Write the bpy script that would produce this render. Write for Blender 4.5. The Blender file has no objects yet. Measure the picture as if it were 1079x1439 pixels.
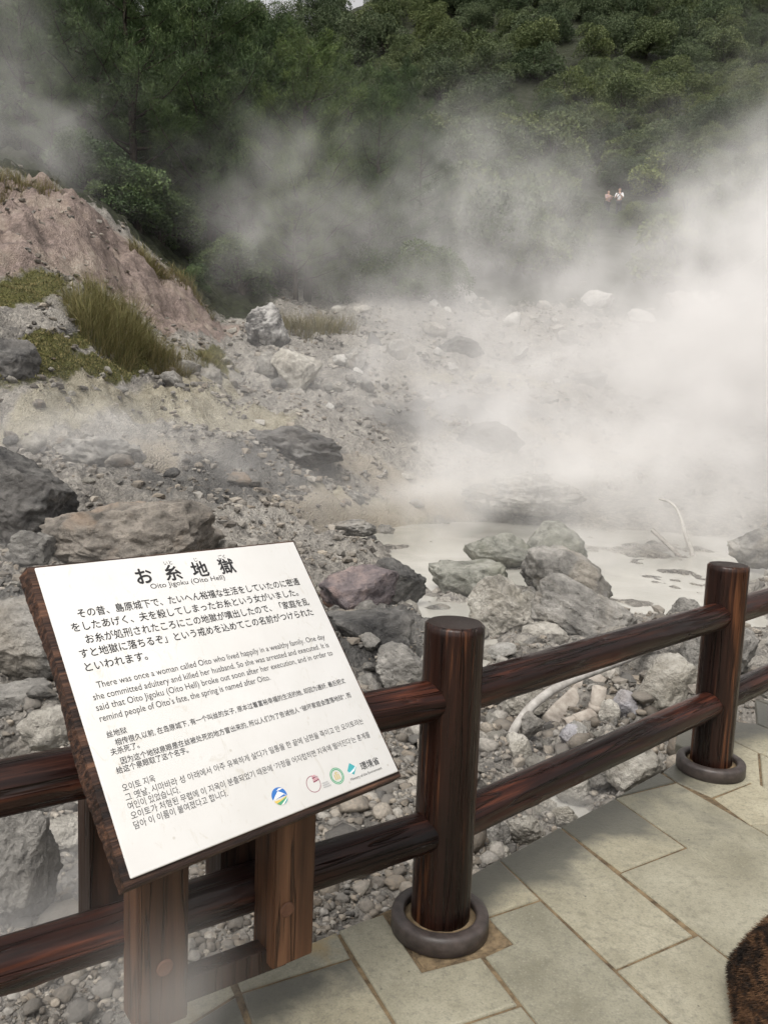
import bpy, bmesh, math, random
import numpy as np
from mathutils import Vector, Matrix, noise as mn

S = bpy.context.scene
COL = S.collection
# ------------------------------------------------------------------ camera
CH = 1.5
FPX, PITCH, ROLL = 1116.9, math.radians(6.733), math.radians(2.27)
fw = np.array([0, math.cos(PITCH), -math.sin(PITCH)])
r0 = np.array([1.0, 0, 0]); u0 = np.cross(r0, fw)
rt = math.cos(ROLL) * r0 + math.sin(ROLL) * u0
up = -math.sin(ROLL) * r0 + math.cos(ROLL) * u0
cam = bpy.data.cameras.new('camera')
co = bpy.data.objects.new('camera', cam); COL.objects.link(co)
M = Matrix.Identity(4)
for i in range(3):
    M[i][0], M[i][1], M[i][2] = rt[i], up[i], -fw[i]
M[2][3] = CH
co.matrix_world = M
cam.sensor_fit = 'VERTICAL'; cam.sensor_height = 24; cam.lens = FPX / 1439 * 24
cam.clip_start = .05; cam.clip_end = 3000
S.camera = co
# ------------------------------------------------------------------ world, sun, exposure
SUN_EL, SUN_AZ = 58, 205
w = bpy.data.worlds.new('World'); S.world = w; w.use_nodes = True
nt = w.node_tree; bg = nt.nodes['Background']
sk = nt.nodes.new('ShaderNodeTexSky'); sk.sky_type = 'NISHITA'; sk.sun_disc = False
sk.sun_elevation = math.radians(SUN_EL); sk.sun_rotation = math.radians(SUN_AZ)
sk.air_density = 1.0; sk.dust_density = 4.0
hs = nt.nodes.new('ShaderNodeHueSaturation'); hs.inputs['Saturation'].default_value = .12
nt.links.new(sk.outputs[0], hs.inputs['Color'])
mx = nt.nodes.new('ShaderNodeMix'); mx.data_type = 'RGBA'; mx.blend_type = 'MULTIPLY'
mx.inputs[0].default_value = 1; mx.inputs[7].default_value = (1.0, .965, .93, 1)
nt.links.new(hs.outputs[0], mx.inputs[6]); nt.links.new(mx.outputs[2], bg.inputs['Color'])
bg.inputs['Strength'].default_value = .15
sl = bpy.data.lights.new('sun', 'SUN'); sl.energy = 1.3; sl.angle = math.radians(25); sl.color = (1, .96, .9)
so = bpy.data.objects.new('sun', sl); COL.objects.link(so)
so.rotation_euler = Vector((-math.sin(math.radians(SUN_AZ)) * -1 * math.cos(math.radians(SUN_EL)),
                            math.cos(math.radians(SUN_AZ)) * math.cos(math.radians(SUN_EL)),
                            math.sin(math.radians(SUN_EL)))).to_track_quat('Z', 'Y').to_euler()
S.view_settings.view_transform = 'Standard'; S.view_settings.look = 'None'
S.view_settings.exposure = .55; S.view_settings.gamma = 1
S.cycles.use_denoising = True
S.cycles.use_adaptive_sampling = True; S.cycles.adaptive_threshold = .02
S.cycles.max_bounces = 8; S.cycles.diffuse_bounces = 3; S.cycles.glossy_bounces = 2
S.cycles.volume_bounces = 6; S.cycles.transparent_max_bounces = 8
S.cycles.volume_step_rate = 3; S.cycles.volume_max_steps = 300
S.cycles.caustics_reflective = False; S.cycles.caustics_refractive = False

# ------------------------------------------------------------------ geometry of the view
def ray(px, py):
    return fw + (px - 539.5) / FPX * rt - (py - 719.5) / FPX * up
def at(px, py, Y):
    d = ray(px, py); return np.array([0, 0, CH]) + d * (Y / d[1])
def atz(px, py, z):
    d = ray(px, py); return np.array([0, 0, CH]) + d * ((z - CH) / d[2])

# ------------------------------------------------------------------ numpy noise
_rs = np.random.RandomState(5)
_perm = np.concatenate([_rs.permutation(512)] * 2)
_grad = _rs.normal(size=(512, 3)); _grad /= np.linalg.norm(_grad, axis=1)[:, None]
def pnoise(P):
    P = np.asarray(P, dtype=np.float64); I = np.floor(P).astype(np.int64); F = P - I
    U = F * F * F * (F * (F * 6 - 15) + 10); out = 0
    for dx in (0, 1):
        wx = U[:, 0] if dx else 1 - U[:, 0]
        for dy in (0, 1):
            wy = U[:, 1] if dy else 1 - U[:, 1]
            for dz in (0, 1):
                wz = U[:, 2] if dz else 1 - U[:, 2]
                h = _perm[(_perm[(_perm[(I[:, 0] + dx) & 511] + I[:, 1] + dy) & 511] + I[:, 2] + dz) & 511]
                g = _grad[h]
                out = out + wx * wy * wz * (g[:, 0] * (F[:, 0] - dx) + g[:, 1] * (F[:, 1] - dy) + g[:, 2] * (F[:, 2] - dz))
    return out * 1.6
def fbm(P, octv=5, lac=2.03, gain=.5):
    a = 1; s = 0; q = np.array(P, dtype=np.float64)
    for o in range(octv):
        s = s + a * pnoise(q + o * 17.3); q = q * lac; a *= gain
    return s
def ridged(P, octv=4):
    a = 1; s = 0; q = np.array(P, dtype=np.float64)
    for o in range(octv):
        s = s + a * (1 - 2 * np.abs(pnoise(q + o * 9.1))); q = q * 2.1; a *= .5
    return s
def cell(x, y, seed=0):
    ix = np.floor(x).astype(np.int64); iy = np.floor(y).astype(np.int64)
    f1 = np.full(x.shape, 9.0); idv = np.zeros(x.shape)
    for dx in (-1, 0, 1):
        for dy in (-1, 0, 1):
            cx = ix + dx; cy = iy + dy
            h = _perm[(_perm[(cx + seed) & 511] + cy) & 511]
            ox = _grad[h, 0] * .5 + .5; oy = _grad[h, 1] * .5 + .5
            d = np.hypot(cx + ox - x, cy + oy - y)
            m = d < f1; f1 = np.where(m, d, f1); idv = np.where(m, h / 512.0, idv)
    return f1, idv
def sstep(a, b, x):
    t = np.clip((x - a) / (b - a), 0, 1); return t * t * (3 - 2 * t)

# ------------------------------------------------------------------ objects
def tag(o, label, cat, group=None, kind=None):
    if kind: o['kind'] = kind
    if label: o['label'] = label
    if cat: o['category'] = cat
    if group: o['group'] = group
    return o
def empty(name, loc, label, cat, group=None, rz=0):
    o = bpy.data.objects.new(name, None); COL.objects.link(o); o.location = tuple(loc)
    o.rotation_euler = (0, 0, rz); o.empty_display_size = .1
    return tag(o, label, cat, group)
def mk_mesh(name, V, F, mat=None, smooth=True, mats=None, mi=None):
    me = bpy.data.meshes.new(name)
    V = np.asarray(V, dtype=np.float32)
    if isinstance(F, np.ndarray):
        me.vertices.add(len(V)); me.vertices.foreach_set('co', V.ravel())
        k = F.shape[1]; me.loops.add(F.size); me.loops.foreach_set('vertex_index', F.astype(np.int32).ravel())
        me.polygons.add(len(F)); me.polygons.foreach_set('loop_start', np.arange(0, F.size, k, dtype=np.int32))
        me.update(calc_edges=True); me.validate()
    else:
        me.from_pydata([tuple(map(float, v)) for v in V], [], F); me.update()
    me.polygons.foreach_set('use_smooth', np.full(len(me.polygons), smooth))
    for m in (mats or ([mat] if mat else [])): me.materials.append(m)
    if mi is not None: me.polygons.foreach_set('material_index', np.asarray(mi, dtype=np.int32))
    return me
def obj(name, me, parent=None, loc=(0, 0, 0), rot=None):
    o = bpy.data.objects.new(name, me); COL.objects.link(o); o.location = tuple(loc)
    if rot is not None: o.rotation_euler = rot
    if parent: o.parent = parent
    return o
def bm_mesh(name, bm, mat=None, smooth=False, mats=None):
    me = bpy.data.meshes.new(name); bm.to_mesh(me); bm.free()
    for m in (mats or ([mat] if mat else [])): me.materials.append(m)
    me.polygons.foreach_set('use_smooth', np.full(len(me.polygons), smooth)); return me
def tube(path, rad, n=12, caps=True, jit=0.0, seed=0):
    P = np.asarray(path, dtype=float); m = len(P); rad = np.broadcast_to(rad, (m,))
    T = np.gradient(P, axis=0); T /= np.linalg.norm(T, axis=1)[:, None] + 1e-9
    ref = np.array([0, 0, 1.0]) if abs(T[0][2]) < .9 else np.array([1.0, 0, 0])
    V = []; a = np.linspace(0, 2 * math.pi, n, endpoint=False); rs = np.random.RandomState(seed)
    x = np.cross(T[0], ref); x /= np.linalg.norm(x)
    for i in range(m):
        x = x - T[i] * (x @ T[i]); x /= np.linalg.norm(x); y = np.cross(T[i], x)
        rr = rad[i] * (1 + jit * rs.uniform(-1, 1, n))
        V.append(P[i] + (np.cos(a) * rr)[:, None] * x + (np.sin(a) * rr)[:, None] * y)
    V = np.concatenate(V); F = []
    for i in range(m - 1):
        for j in range(n):
            k = (j + 1) % n; F.append((i * n + j, i * n + k, (i + 1) * n + k, (i + 1) * n + j))
    if caps:
        F.append(tuple(range(n - 1, -1, -1))); F.append(tuple(range((m - 1) * n, m * n)))
    return V, F
def join(parts):
    V = []; F = []; o = 0
    for v, f in parts:
        V.append(np.asarray(v)); F += [tuple(i + o for i in q) for q in f]; o += len(v)
    return np.concatenate(V), F
def box_bm(sx, sy, sz, bev=0.0, seg=2, c=(0, 0, 0)):
    bm = bmesh.new(); bmesh.ops.create_cube(bm, size=1)
    bmesh.ops.scale(bm, vec=(sx, sy, sz), verts=bm.verts); bmesh.ops.translate(bm, vec=c, verts=bm.verts)
    if bev: bmesh.ops.bevel(bm, geom=bm.edges[:], offset=bev, segments=seg, affect='EDGES', profile=.5)
    return bm

# ------------------------------------------------------------------ materials
class NM:
    def __init__(s, name):
        s.m = bpy.data.materials.new(name); s.m.use_nodes = True; s.t = s.m.node_tree
        s.b = s.t.nodes['Principled BSDF']; s.out = s.t.nodes['Material Output']
        s.tc = s.t.nodes.new('ShaderNodeTexCoord'); s.oi = None
    def n(s, ty, **kw):
        nd = s.t.nodes.new(ty)
        for k, v in kw.items():
            if k in nd.bl_rna.properties: setattr(nd, k, v)
            else: nd.inputs[k].default_value = v
        return nd
    def l(s, a, b): s.t.links.new(a, b)
    def coord(s, scale=(1, 1, 1), kind='Object', loc=None, off=True):
        mp = s.n('ShaderNodeMapping'); mp.inputs['Scale'].default_value = scale
        src = s.tc.outputs[kind]
        if off and kind == 'Object':
            if not s.oi: s.oi = s.n('ShaderNodeObjectInfo')
            ad = s.n('ShaderNodeVectorMath', operation='MULTIPLY_ADD'); s.l(s.oi.outputs['Random'], ad.inputs[0])
            ad.inputs[1].default_value = (37, 53, 71); s.l(src, ad.inputs[2]); src = ad.outputs[0]
        s.l(src, mp.inputs[0]); return mp.outputs[0]
    def noise(s, co, scale, detail=5, rough=.55, dist=0):
        nd = s.n('ShaderNodeTexNoise'); s.l(co, nd.inputs['Vector']); nd.inputs['Scale'].default_value = scale
        nd.inputs['Detail'].default_value = detail; nd.inputs['Roughness'].default_value = rough
        nd.inputs['Distortion'].default_value = dist; return nd.outputs['Fac']
    def voro(s, co, scale, feat='F1', out='Distance'):
        nd = s.n('ShaderNodeTexVoronoi', feature=feat); s.l(co, nd.inputs['Vector']); nd.inputs['Scale'].default_value = scale
        return nd.outputs[out]
    def ramp(s, fac, stops, interp='LINEAR'):
        nd = s.n('ShaderNodeValToRGB'); s.l(fac, nd.inputs[0]); cr = nd.color_ramp; cr.interpolation = interp
        while len(cr.elements) < len(stops): cr.elements.new(.5)
        for e, (p, c) in zip(cr.elements, stops):
            e.position = p; e.color = (c, c, c, 1) if not hasattr(c, '__len__') else (*c, 1)
        return nd.outputs[0]
    def mix(s, fac, a, b, mode='MIX'):
        nd = s.n('ShaderNodeMix', data_type='RGBA', blend_type=mode)
        for v, i in ((fac, 0), (a, 6), (b, 7)):
            if hasattr(v, 'is_linked') or hasattr(v, 'links'): s.l(v, nd.inputs[i])
            elif i == 0: nd.inputs[0].default_value = v
            else: nd.inputs[i].default_value = (*v, 1)
        return nd.outputs[2]
    def math(s, op, a, b=0.0):
        nd = s.n('ShaderNodeMath', operation=op)
        for v, i in ((a, 0), (b, 1)):
            if hasattr(v, 'links'): s.l(v, nd.inputs[i])
            else: nd.inputs[i].default_value = v
        return nd.outputs[0]
    def attr(s, name):
        nd = s.n('ShaderNodeAttribute'); nd.attribute_name = name; sp = s.n('ShaderNodeSeparateColor')
        s.l(nd.outputs['Color'], sp.inputs[0]); return sp.outputs, nd.outputs['Alpha']
    def done(s, col, rough=.8, bump=None, bs=.5, bd=.02, spec=.3):
        if hasattr(col, 'links'): s.l(col, s.b.inputs['Base Color'])
        else: s.b.inputs['Base Color'].default_value = (*col, 1)
        if hasattr(rough, 'links'): s.l(rough, s.b.inputs['Roughness'])
        else: s.b.inputs['Roughness'].default_value = rough
        s.b.inputs['Specular IOR Level'].default_value = spec
        if bump is not None:
            nd = s.n('ShaderNodeBump'); nd.inputs['Strength'].default_value = bs; nd.inputs['Distance'].default_value = bd
            s.l(bump, nd.inputs['Height']); s.l(nd.outputs[0], s.b.inputs['Normal'])
        return s.m
def plain(name, col, rough=.6, spec=.3):
    return NM(name).done(col, rough, spec=spec)

def wood_mat(name, dark, mid, light, sc=(26, 26, 1.6), gloss=.38, bd=.004):
    m = NM(name); c = m.coord(sc); g = m.noise(c, 1, 6, .6, .7)
    c2 = m.coord((60, 60, 2.2)); fine = m.noise(c2, 1.6, 4, .6, .3)
    big = m.noise(m.coord((5, 5, 1.1)), 1, 3, .5)
    f = m.math('ADD', m.math('MULTIPLY', g, .6), m.math('MULTIPLY', fine, .4))
    col = m.ramp(f, [(.38, dark), (.53, mid), (.70, light)])
    dk = m.ramp(big, [(.38, .35), (.6, 1.0)])
    col = m.mix(1, col, dk, 'MULTIPLY')
    crack = m.ramp(m.noise(m.coord((14, 14, .7)), 1.2, 3, .5, .4), [(.485, 1.0), (.5, 0.0), (.515, 1.0)])
    col = m.mix(m.math('MULTIPLY', m.math('SUBTRACT', 1.0, crack), .7), col, (.006, .004, .003))
    h = m.math('ADD', m.math('MULTIPLY', f, .6), crack)
    return m.done(col, m.ramp(fine, [(.3, gloss - .08), (.7, gloss + .18)]), h, .9, bd * 1.3, .28)
M_RAIL = wood_mat('rail_wood', (.007, .003, .0025), (.034, .0105, .007), (.17, .052, .026), (24, 24, 1.3), .30)
M_POST = wood_mat('post_wood', (.007, .0035, .0028), (.022, .0085, .0055), (.17, .066, .027), (15, 15, .8), .28)
M_LEG = wood_mat('leg_wood', (.065, .031, .017), (.135, .066, .036), (.215, .115, .062), (34, 34, 1.3), .55)
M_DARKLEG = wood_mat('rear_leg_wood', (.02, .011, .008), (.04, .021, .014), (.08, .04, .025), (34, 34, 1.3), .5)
M_FRAME = wood_mat('sign_frame_wood', (.022, .010, .007), (.05, .022, .014), (.13, .06, .034), (40, 2.0, 40), .45)
M_PLUG = NM('plug_wood'); M_PLUG = M_PLUG.done(M_PLUG.ramp(M_PLUG.noise(M_PLUG.coord(), 60, 3), [(.3, (.09, .042, .026)), (.7, (.14, .07, .043))]), .6)

def endgrain():
    m = NM('end_grain'); c = m.coord((1, 1, .02)); wv = m.n('ShaderNodeTexWave', wave_type='RINGS', rings_direction='Z')
    m.l(c, wv.inputs[0]); wv.inputs['Scale'].default_value = 38; wv.inputs['Distortion'].default_value = 2.2; wv.inputs['Detail'].default_value = 3
    return m.done(m.ramp(wv.outputs['Fac'], [(.2, (.005, .003, .0025)), (.8, (.035, .018, .012))]), .6, wv.outputs['Fac'], .8, .006, .4)
M_END = endgrain()

def rock_mat(name, dark, mid, light, patch, pamt=.5, top=.35, sc=1.0):
    m = NM(name); c = m.coord((sc, sc, sc))
    n1 = m.noise(c, 2.2, 8, .62, .5); n2 = m.noise(c, 11, 6, .65); n3 = m.noise(c, 1.1, 4, .5, 1.0)
    f = m.math('ADD', m.math('MULTIPLY', n1, .62), m.math('MULTIPLY', n2, .38))
    col = m.ramp(f, [(.36, dark), (.5, mid), (.64, light)])
    col = m.mix(m.ramp(n3, [(.5, 0.0), (.62, pamt)]), col, patch)
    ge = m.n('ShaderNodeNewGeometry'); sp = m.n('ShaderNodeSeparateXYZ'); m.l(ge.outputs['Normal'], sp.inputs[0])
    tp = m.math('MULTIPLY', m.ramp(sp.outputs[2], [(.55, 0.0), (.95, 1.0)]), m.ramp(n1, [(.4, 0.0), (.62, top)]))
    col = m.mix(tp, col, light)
    pit = m.ramp(m.voro(c, 17), [(.0, 0.0), (.2, 1.0)])
    pm = m.ramp(n3, [(.44, 1.0), (.56, 0.0)])
    pitv = m.math('SUBTRACT', 1.0, m.math('MULTIPLY', m.math('SUBTRACT', 1.0, pit), pm))
    fine = m.noise(c, 55, 5, .7)
    h = m.math('ADD', m.math('ADD', m.math('MULTIPLY', n2, 1.0), m.math('MULTIPLY', fine, .45)), m.math('MULTIPLY', pitv, .5))
    col = m.mix(m.ramp(fine, [(.3, .35), (.5, 0.0)]), col, tuple(x * .35 for x in mid))
    return m.done(col, .85, h, .9, .06, .25)
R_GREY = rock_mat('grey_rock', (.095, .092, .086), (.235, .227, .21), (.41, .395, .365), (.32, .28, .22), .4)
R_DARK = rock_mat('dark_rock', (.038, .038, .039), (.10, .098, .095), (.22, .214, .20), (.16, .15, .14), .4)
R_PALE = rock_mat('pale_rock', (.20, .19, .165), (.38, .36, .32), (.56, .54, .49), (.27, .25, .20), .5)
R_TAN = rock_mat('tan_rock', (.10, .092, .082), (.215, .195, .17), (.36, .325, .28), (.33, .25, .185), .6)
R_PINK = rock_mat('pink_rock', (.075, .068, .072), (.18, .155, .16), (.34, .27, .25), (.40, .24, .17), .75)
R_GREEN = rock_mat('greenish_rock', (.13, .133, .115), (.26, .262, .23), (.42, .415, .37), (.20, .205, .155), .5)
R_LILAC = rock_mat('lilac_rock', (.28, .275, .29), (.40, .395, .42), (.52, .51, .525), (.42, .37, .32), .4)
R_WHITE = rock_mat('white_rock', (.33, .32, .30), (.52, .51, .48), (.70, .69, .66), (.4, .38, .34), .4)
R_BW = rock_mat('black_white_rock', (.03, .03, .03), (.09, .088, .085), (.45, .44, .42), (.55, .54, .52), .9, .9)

# ------------------------------------------------------------------ ground
WZ = -.62
CP = [  # pixel x, pixel y, distance Y of points of the ground seen in the photograph
    (450, 1270, 2.78), (560, 1180, 3.3), (330, 1330, 2.45), (640, 1110, 4.0), (700, 1200, 3.3), (760, 1130, 4.35), (860, 1095, 4.2),
    (940, 1040, 4.7), (1060, 1000, 4.9), (830, 1010, 5.1), (720, 1060, 4.6), (900, 950, 6.0), (1040, 930, 6.3), (640, 1000, 5.6),
    (580, 950, 6.3), (760, 920, 7.4), (700, 880, 8.6), (800, 860, 8.7), (640, 850, 9.3), (520, 860, 8.0), (480, 800, 9.6), (470, 770, 11), (560, 770, 13),
    (900, 830, 9.8), (1060, 800, 11), (1000, 760, 14.2), (850, 770, 13.5), (700, 740, 16), (950, 715, 18), (1079, 715, 18),
    (610, 725, 16), (720, 690, 17.5), (730, 672, 18.0), (840, 690, 20), (560, 690, 15.8), (470, 700, 14), (420, 740, 11.8), (620, 640, 18.5), (560, 600, 20.5),
    (700, 610, 21.5), (850, 610, 23), (1000, 630, 22), (1079, 650, 21), (450, 590, 18.5), (700, 550, 25), (850, 540, 27), (1000, 540, 28),
    (700, 480, 31), (850, 425, 36), (600, 430, 33), (1000, 440, 37), (480, 490, 27), (370, 490, 24.5), (330, 560, 19.5), (300, 620, 15.5), (380, 650, 14.6),
    (200, 590, 15.2), (100, 620, 12.8), (0, 600, 12.4), (200, 660, 12.4), (300, 730, 10.6), (190, 800, 8.4), (40, 760, 8.6), (330, 800, 8.8),
    (40, 850, 6.8), (0, 950, 5.2), (60, 1060, 4.3), (30, 1030, 4.6), (0, 1250, 2.9), (100, 1220, 3.15), (150, 1350, 2.35), (-300, 1200, 2.8), (-400, 900, 5.5),
    (0, 520, 13.3), (60, 480, 14.4), (130, 525, 15.0), (0, 430, 16.0), (60, 400, 17.6), (250, 530, 17.2), (300, 520, 19), (180, 480, 17.2), (230, 480, 21.0), (150, 400, 20.6),
    (60, 330, 20.0), (0, 330, 19.4), (0, 262, 22), (60, 268, 23), (130, 305, 24.0), (200, 365, 25.0), (270, 425, 26.0), (325, 465, 26.6),
    (100, 266, 27), (200, 335, 29), (320, 420, 31), (450, 425, 33), (0, 222, 28), (150, 262, 37), (450, 340, 45), (600, 360, 45),
    (868, 309, 50.5), (700, 330, 50), (1000, 330, 52), (1079, 340, 50), (-300, 250, 17), (-400, 500, 14), (-300, 700, 9),
    (1400, 800, 10), (1500, 1050, 4.5), (1500, 650, 20), (1400, 430, 36), (1500, 330, 52), (-400, 220, 40)]
CPW = np.array([at(*c) for c in CP])
EX = [(-1.5, 0, -.45), (1.5, 0, -.45), (0, 1.2, -.4), (4, 2, -.45), (-4, 1.5, -.35), (2.2, 3.0, -.45), (1.2, 2.4, -.4), (.4, 1.8, -.4), (3.4, 4.2, -.45)]
CPW = np.concatenate([CPW, np.array(EX, dtype=float)])
def _warp(X, Y):
    r = np.hypot(X, Y) + .6; k = np.log(r) * 6 / r; return X * k, Y * k   # even out near and far
def _phi(ax, ay, bx, by): return np.sqrt((ax[:, None] - bx[None]) ** 2 + (ay[:, None] - by[None]) ** 2 + .08)
_cx, _cy = _warp(CPW[:, 0], CPW[:, 1])
_A = _phi(_cx, _cy, _cx, _cy) - .02 * np.eye(len(_cx))
_n = len(_cx); _K = np.zeros((_n + 1, _n + 1)); _K[:_n, :_n] = _A; _K[_n, :_n] = 1; _K[:_n, _n] = 1
_w = np.linalg.solve(_K, np.concatenate([CPW[:, 2], [0]]))
def hill(X, Y):
    z = 17 + (Y - 55) * .50 + np.maximum(Y - 55, 0) ** 2 * .0017 + 5 * np.sin(X * .045 + 1) * sstep(60, 110, Y)
    crest = 64 - 12.5 * np.exp(-((X + 14) / 9) ** 2) + 30 * sstep(-6, 20, X) + 5 * np.sin(X * .05) + 20 * sstep(-30, -70, X)
    over = np.maximum(z - crest, 0)
    return z - over * 1.0 - np.maximum(Y - 190, 0) * .3
def base_z(X, Y):
    X = np.atleast_1d(np.asarray(X, float)); Y = np.atleast_1d(np.asarray(Y, float)); out = np.empty(len(X))
    for a in range(0, len(X), 40000):
        x, y = X[a:a + 40000], Y[a:a + 40000]; wx, wy = _warp(x, y)
        z = _phi(wx, wy, _cx, _cy) @ _w[:_n] + _w[_n]
        k = sstep(42, 62, np.hypot(x * .6, y)); out[a:a + 40000] = z * (1 - k) + hill(x, y) * k
    return out
def hit(px, py, rmin=2.3, rmax=200, water=True):
    d = ray(px, py); t = np.exp(np.linspace(math.log(rmin), math.log(rmax), 900)) / d[1]
    P = np.array([0, 0, CH]) + t[:, None] * d; z = base_z(P[:, 0], P[:, 1])
    if water: z = np.maximum(z, WZ)
    k = np.argmax(P[:, 2] < z)
    if P[k, 2] >= z[k]: k = len(t) - 1
    q = P[k].copy(); q[2] = z[k]; return q
def zone(px, py, rx, ry, X, Y, soft=.6):        # an elliptical patch of ground, given where it is seen
    a = hit(px, py); b = hit(px + rx, py); c = hit(px, py + ry)
    ax = (b - a)[:2]; ay = (c - a)[:2]; Mx = np.linalg.inv(np.stack([ax, ay], 1) + 1e-6 * np.eye(2))
    q = Mx @ np.stack([X - a[0], Y - a[1]]); d = np.hypot(q[0], q[1])
    return 1 - sstep(1 - soft, 1 + soft * .5, d)

NA, NR = 640, 1050
th = np.radians(np.linspace(-62, 62, NA)); rr = np.exp(np.linspace(math.log(.5), math.log(420), NR))
R_, T_ = np.meshgrid(rr, th, indexing='ij'); GX = (R_ * np.sin(T_)).ravel(); GY = (R_ * np.cos(T_)).ravel()
GZ = base_z(GX, GY)
P0 = np.stack([GX, GY, GZ * .6], 1); far = np.hypot(GX, GY)
rocky = 1 - sstep(38, 55, far)
moss = np.clip(sum(zone(*a, GX, GY) for a in [(120, 520, 90, 22), (60, 480, 90, 25), (300, 510, 24, 22), (190, 505, 60, 25), (20, 420, 90, 22)]), 0, 1)
gpx = 539.5 + FPX * GX / np.maximum(GY, .3) / 1.0
rdY = np.interp(gpx, [-200, 0, 60, 130, 200, 270, 325, 345], [21, 22, 23, 24, 25, 26, 26.6, 27]); bsY = np.interp(gpx, [-200, 0, 60, 150, 230, 300, 335], [16, 17.0, 17.8, 20.4, 21.4, 24.2, 27])
pink = sstep(-.4, .5, GY - bsY) * (1 - sstep(.2, 1.2, GY - rdY)) * (gpx < 340)
_old = np.clip(sum(zone(*a, GX, GY) for a in [(80, 330, 150, 75), (200, 430, 110, 60), (280, 450, 60, 40), (0, 330, 120, 80)]), 0, 1)
yel = np.clip(sum(zone(*a, GX, GY) for a in [(250, 560, 120, 26), (700, 540, 130, 14), (100, 560, 100, 35), (520, 690, 110, 22), (330, 600, 100, 25)]), 0, 1)
dark = np.clip(sum(zone(*a, GX, GY) for a in [(330, 680, 130, 50), (60, 475, 70, 20), (420, 640, 70, 30), (40, 850, 100, 60), (650, 585, 140, 30), (540, 900, 90, 60)]), 0, 1)
sand = np.clip(sum(zone(*a, GX, GY) for a in [(480, 705, 110, 25), (620, 690, 160, 22), (200, 640, 60, 16), (850, 640, 160, 25)]), 0, 1)
nb = fbm(P0 * .35, 5); n1 = ridged(P0 * .9, 4); n2 = fbm(P0 * 3.1, 4)
c1, i1 = cell(GX * 1.3 + .3 * n2, GY * 1.3 + .3 * n1, 3); c2, i2 = cell(GX * 3.6 + .2 * n2, GY * 3.6, 11); c3, i3 = cell(GX * 9, GY * 9, 29); c4, i4 = cell(GX * 22, GY * 22, 57)
nearf = sstep(2.2, 5, far)
amp = rocky * (1 - .65 * sand) * (1 - .3 * moss)
lift = amp * (1 + .45 * sstep(9, 14, far)) * (nearf * (.20 * nb + .10 * (n1 - .6)) + .05 * n2 * (.4 + .6 * nearf)
              + nearf * .16 * np.clip(.75 - c1, 0, 1) * (i1 > .45) + .075 * np.clip(.7 - c2, 0, 1) * (i2 > .3) * (.5 + .5 * nearf)
              + .032 * np.clip(.75 - c3, 0, 1) * (i3 > .25) + .012 * np.clip(.75 - c4, 0, 1))
P3 = np.stack([GX, GY, GZ], 1); lift += pink * rocky * (.34 * fbm(P3 * .55, 5) + .16 * fbm(P3 * 2.3, 4) + .10 * np.clip(.7 - cell(GX * 2.2 + GZ, GY * 2.2 + GZ, 41)[0], 0, 1))
lift += (1 - rocky) * 1.2 * fbm(P0 * .08, 3)
lift -= .06 * amp * nearf
pond = np.clip(sum(zone(*a, GX, GY, .5) for a in [(760, 740, 250, 36), (610, 790, 90, 34), (1000, 765, 130, 42), (880, 715, 200, 18), (680, 870, 120, 26), (800, 1142, 50, 26), (640, 930, 60, 25), (30, 1060, 60, 26), (130, 1110, 60, 30), (900, 830, 80, 26), (190, 650, 60, 12), (960, 785, 170, 52), (540, 735, 110, 30), (620, 870, 40, 30), (1010, 850, 80, 40)]), 0, 1)
lift = lift * (1 - .6 * pond) - pond * (.09 + np.maximum(GZ - WZ, 0) * 1.0) * (1 - sstep(16.5, 18.5, far))
pathm = 1 - sstep(1.5, 5, np.abs(GY - 52 - .05 * (GX - 15)))
lift = np.where(GY < 3.2, np.minimum(lift, .12), lift)
lift *= 1 - np.exp(-((GX - 14.6) / 6) ** 2 - ((GY - 48) / 8) ** 2)
GZ = GZ + lift
_k = sstep(330, 420, gpx); frm = np.clip((1 - _k) * sstep(.6, 2.2, GY - rdY + 1.0 * n2) + _k * sstep(32, 37, GY + 1.5 * n2), 0, 1)
idx = np.arange(NA * NR).reshape(NR, NA)
GF = np.stack([idx[:-1, :-1], idx[:-1, 1:], idx[1:, 1:], idx[1:, :-1]], -1).reshape(-1, 4)[:, ::-1]

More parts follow.
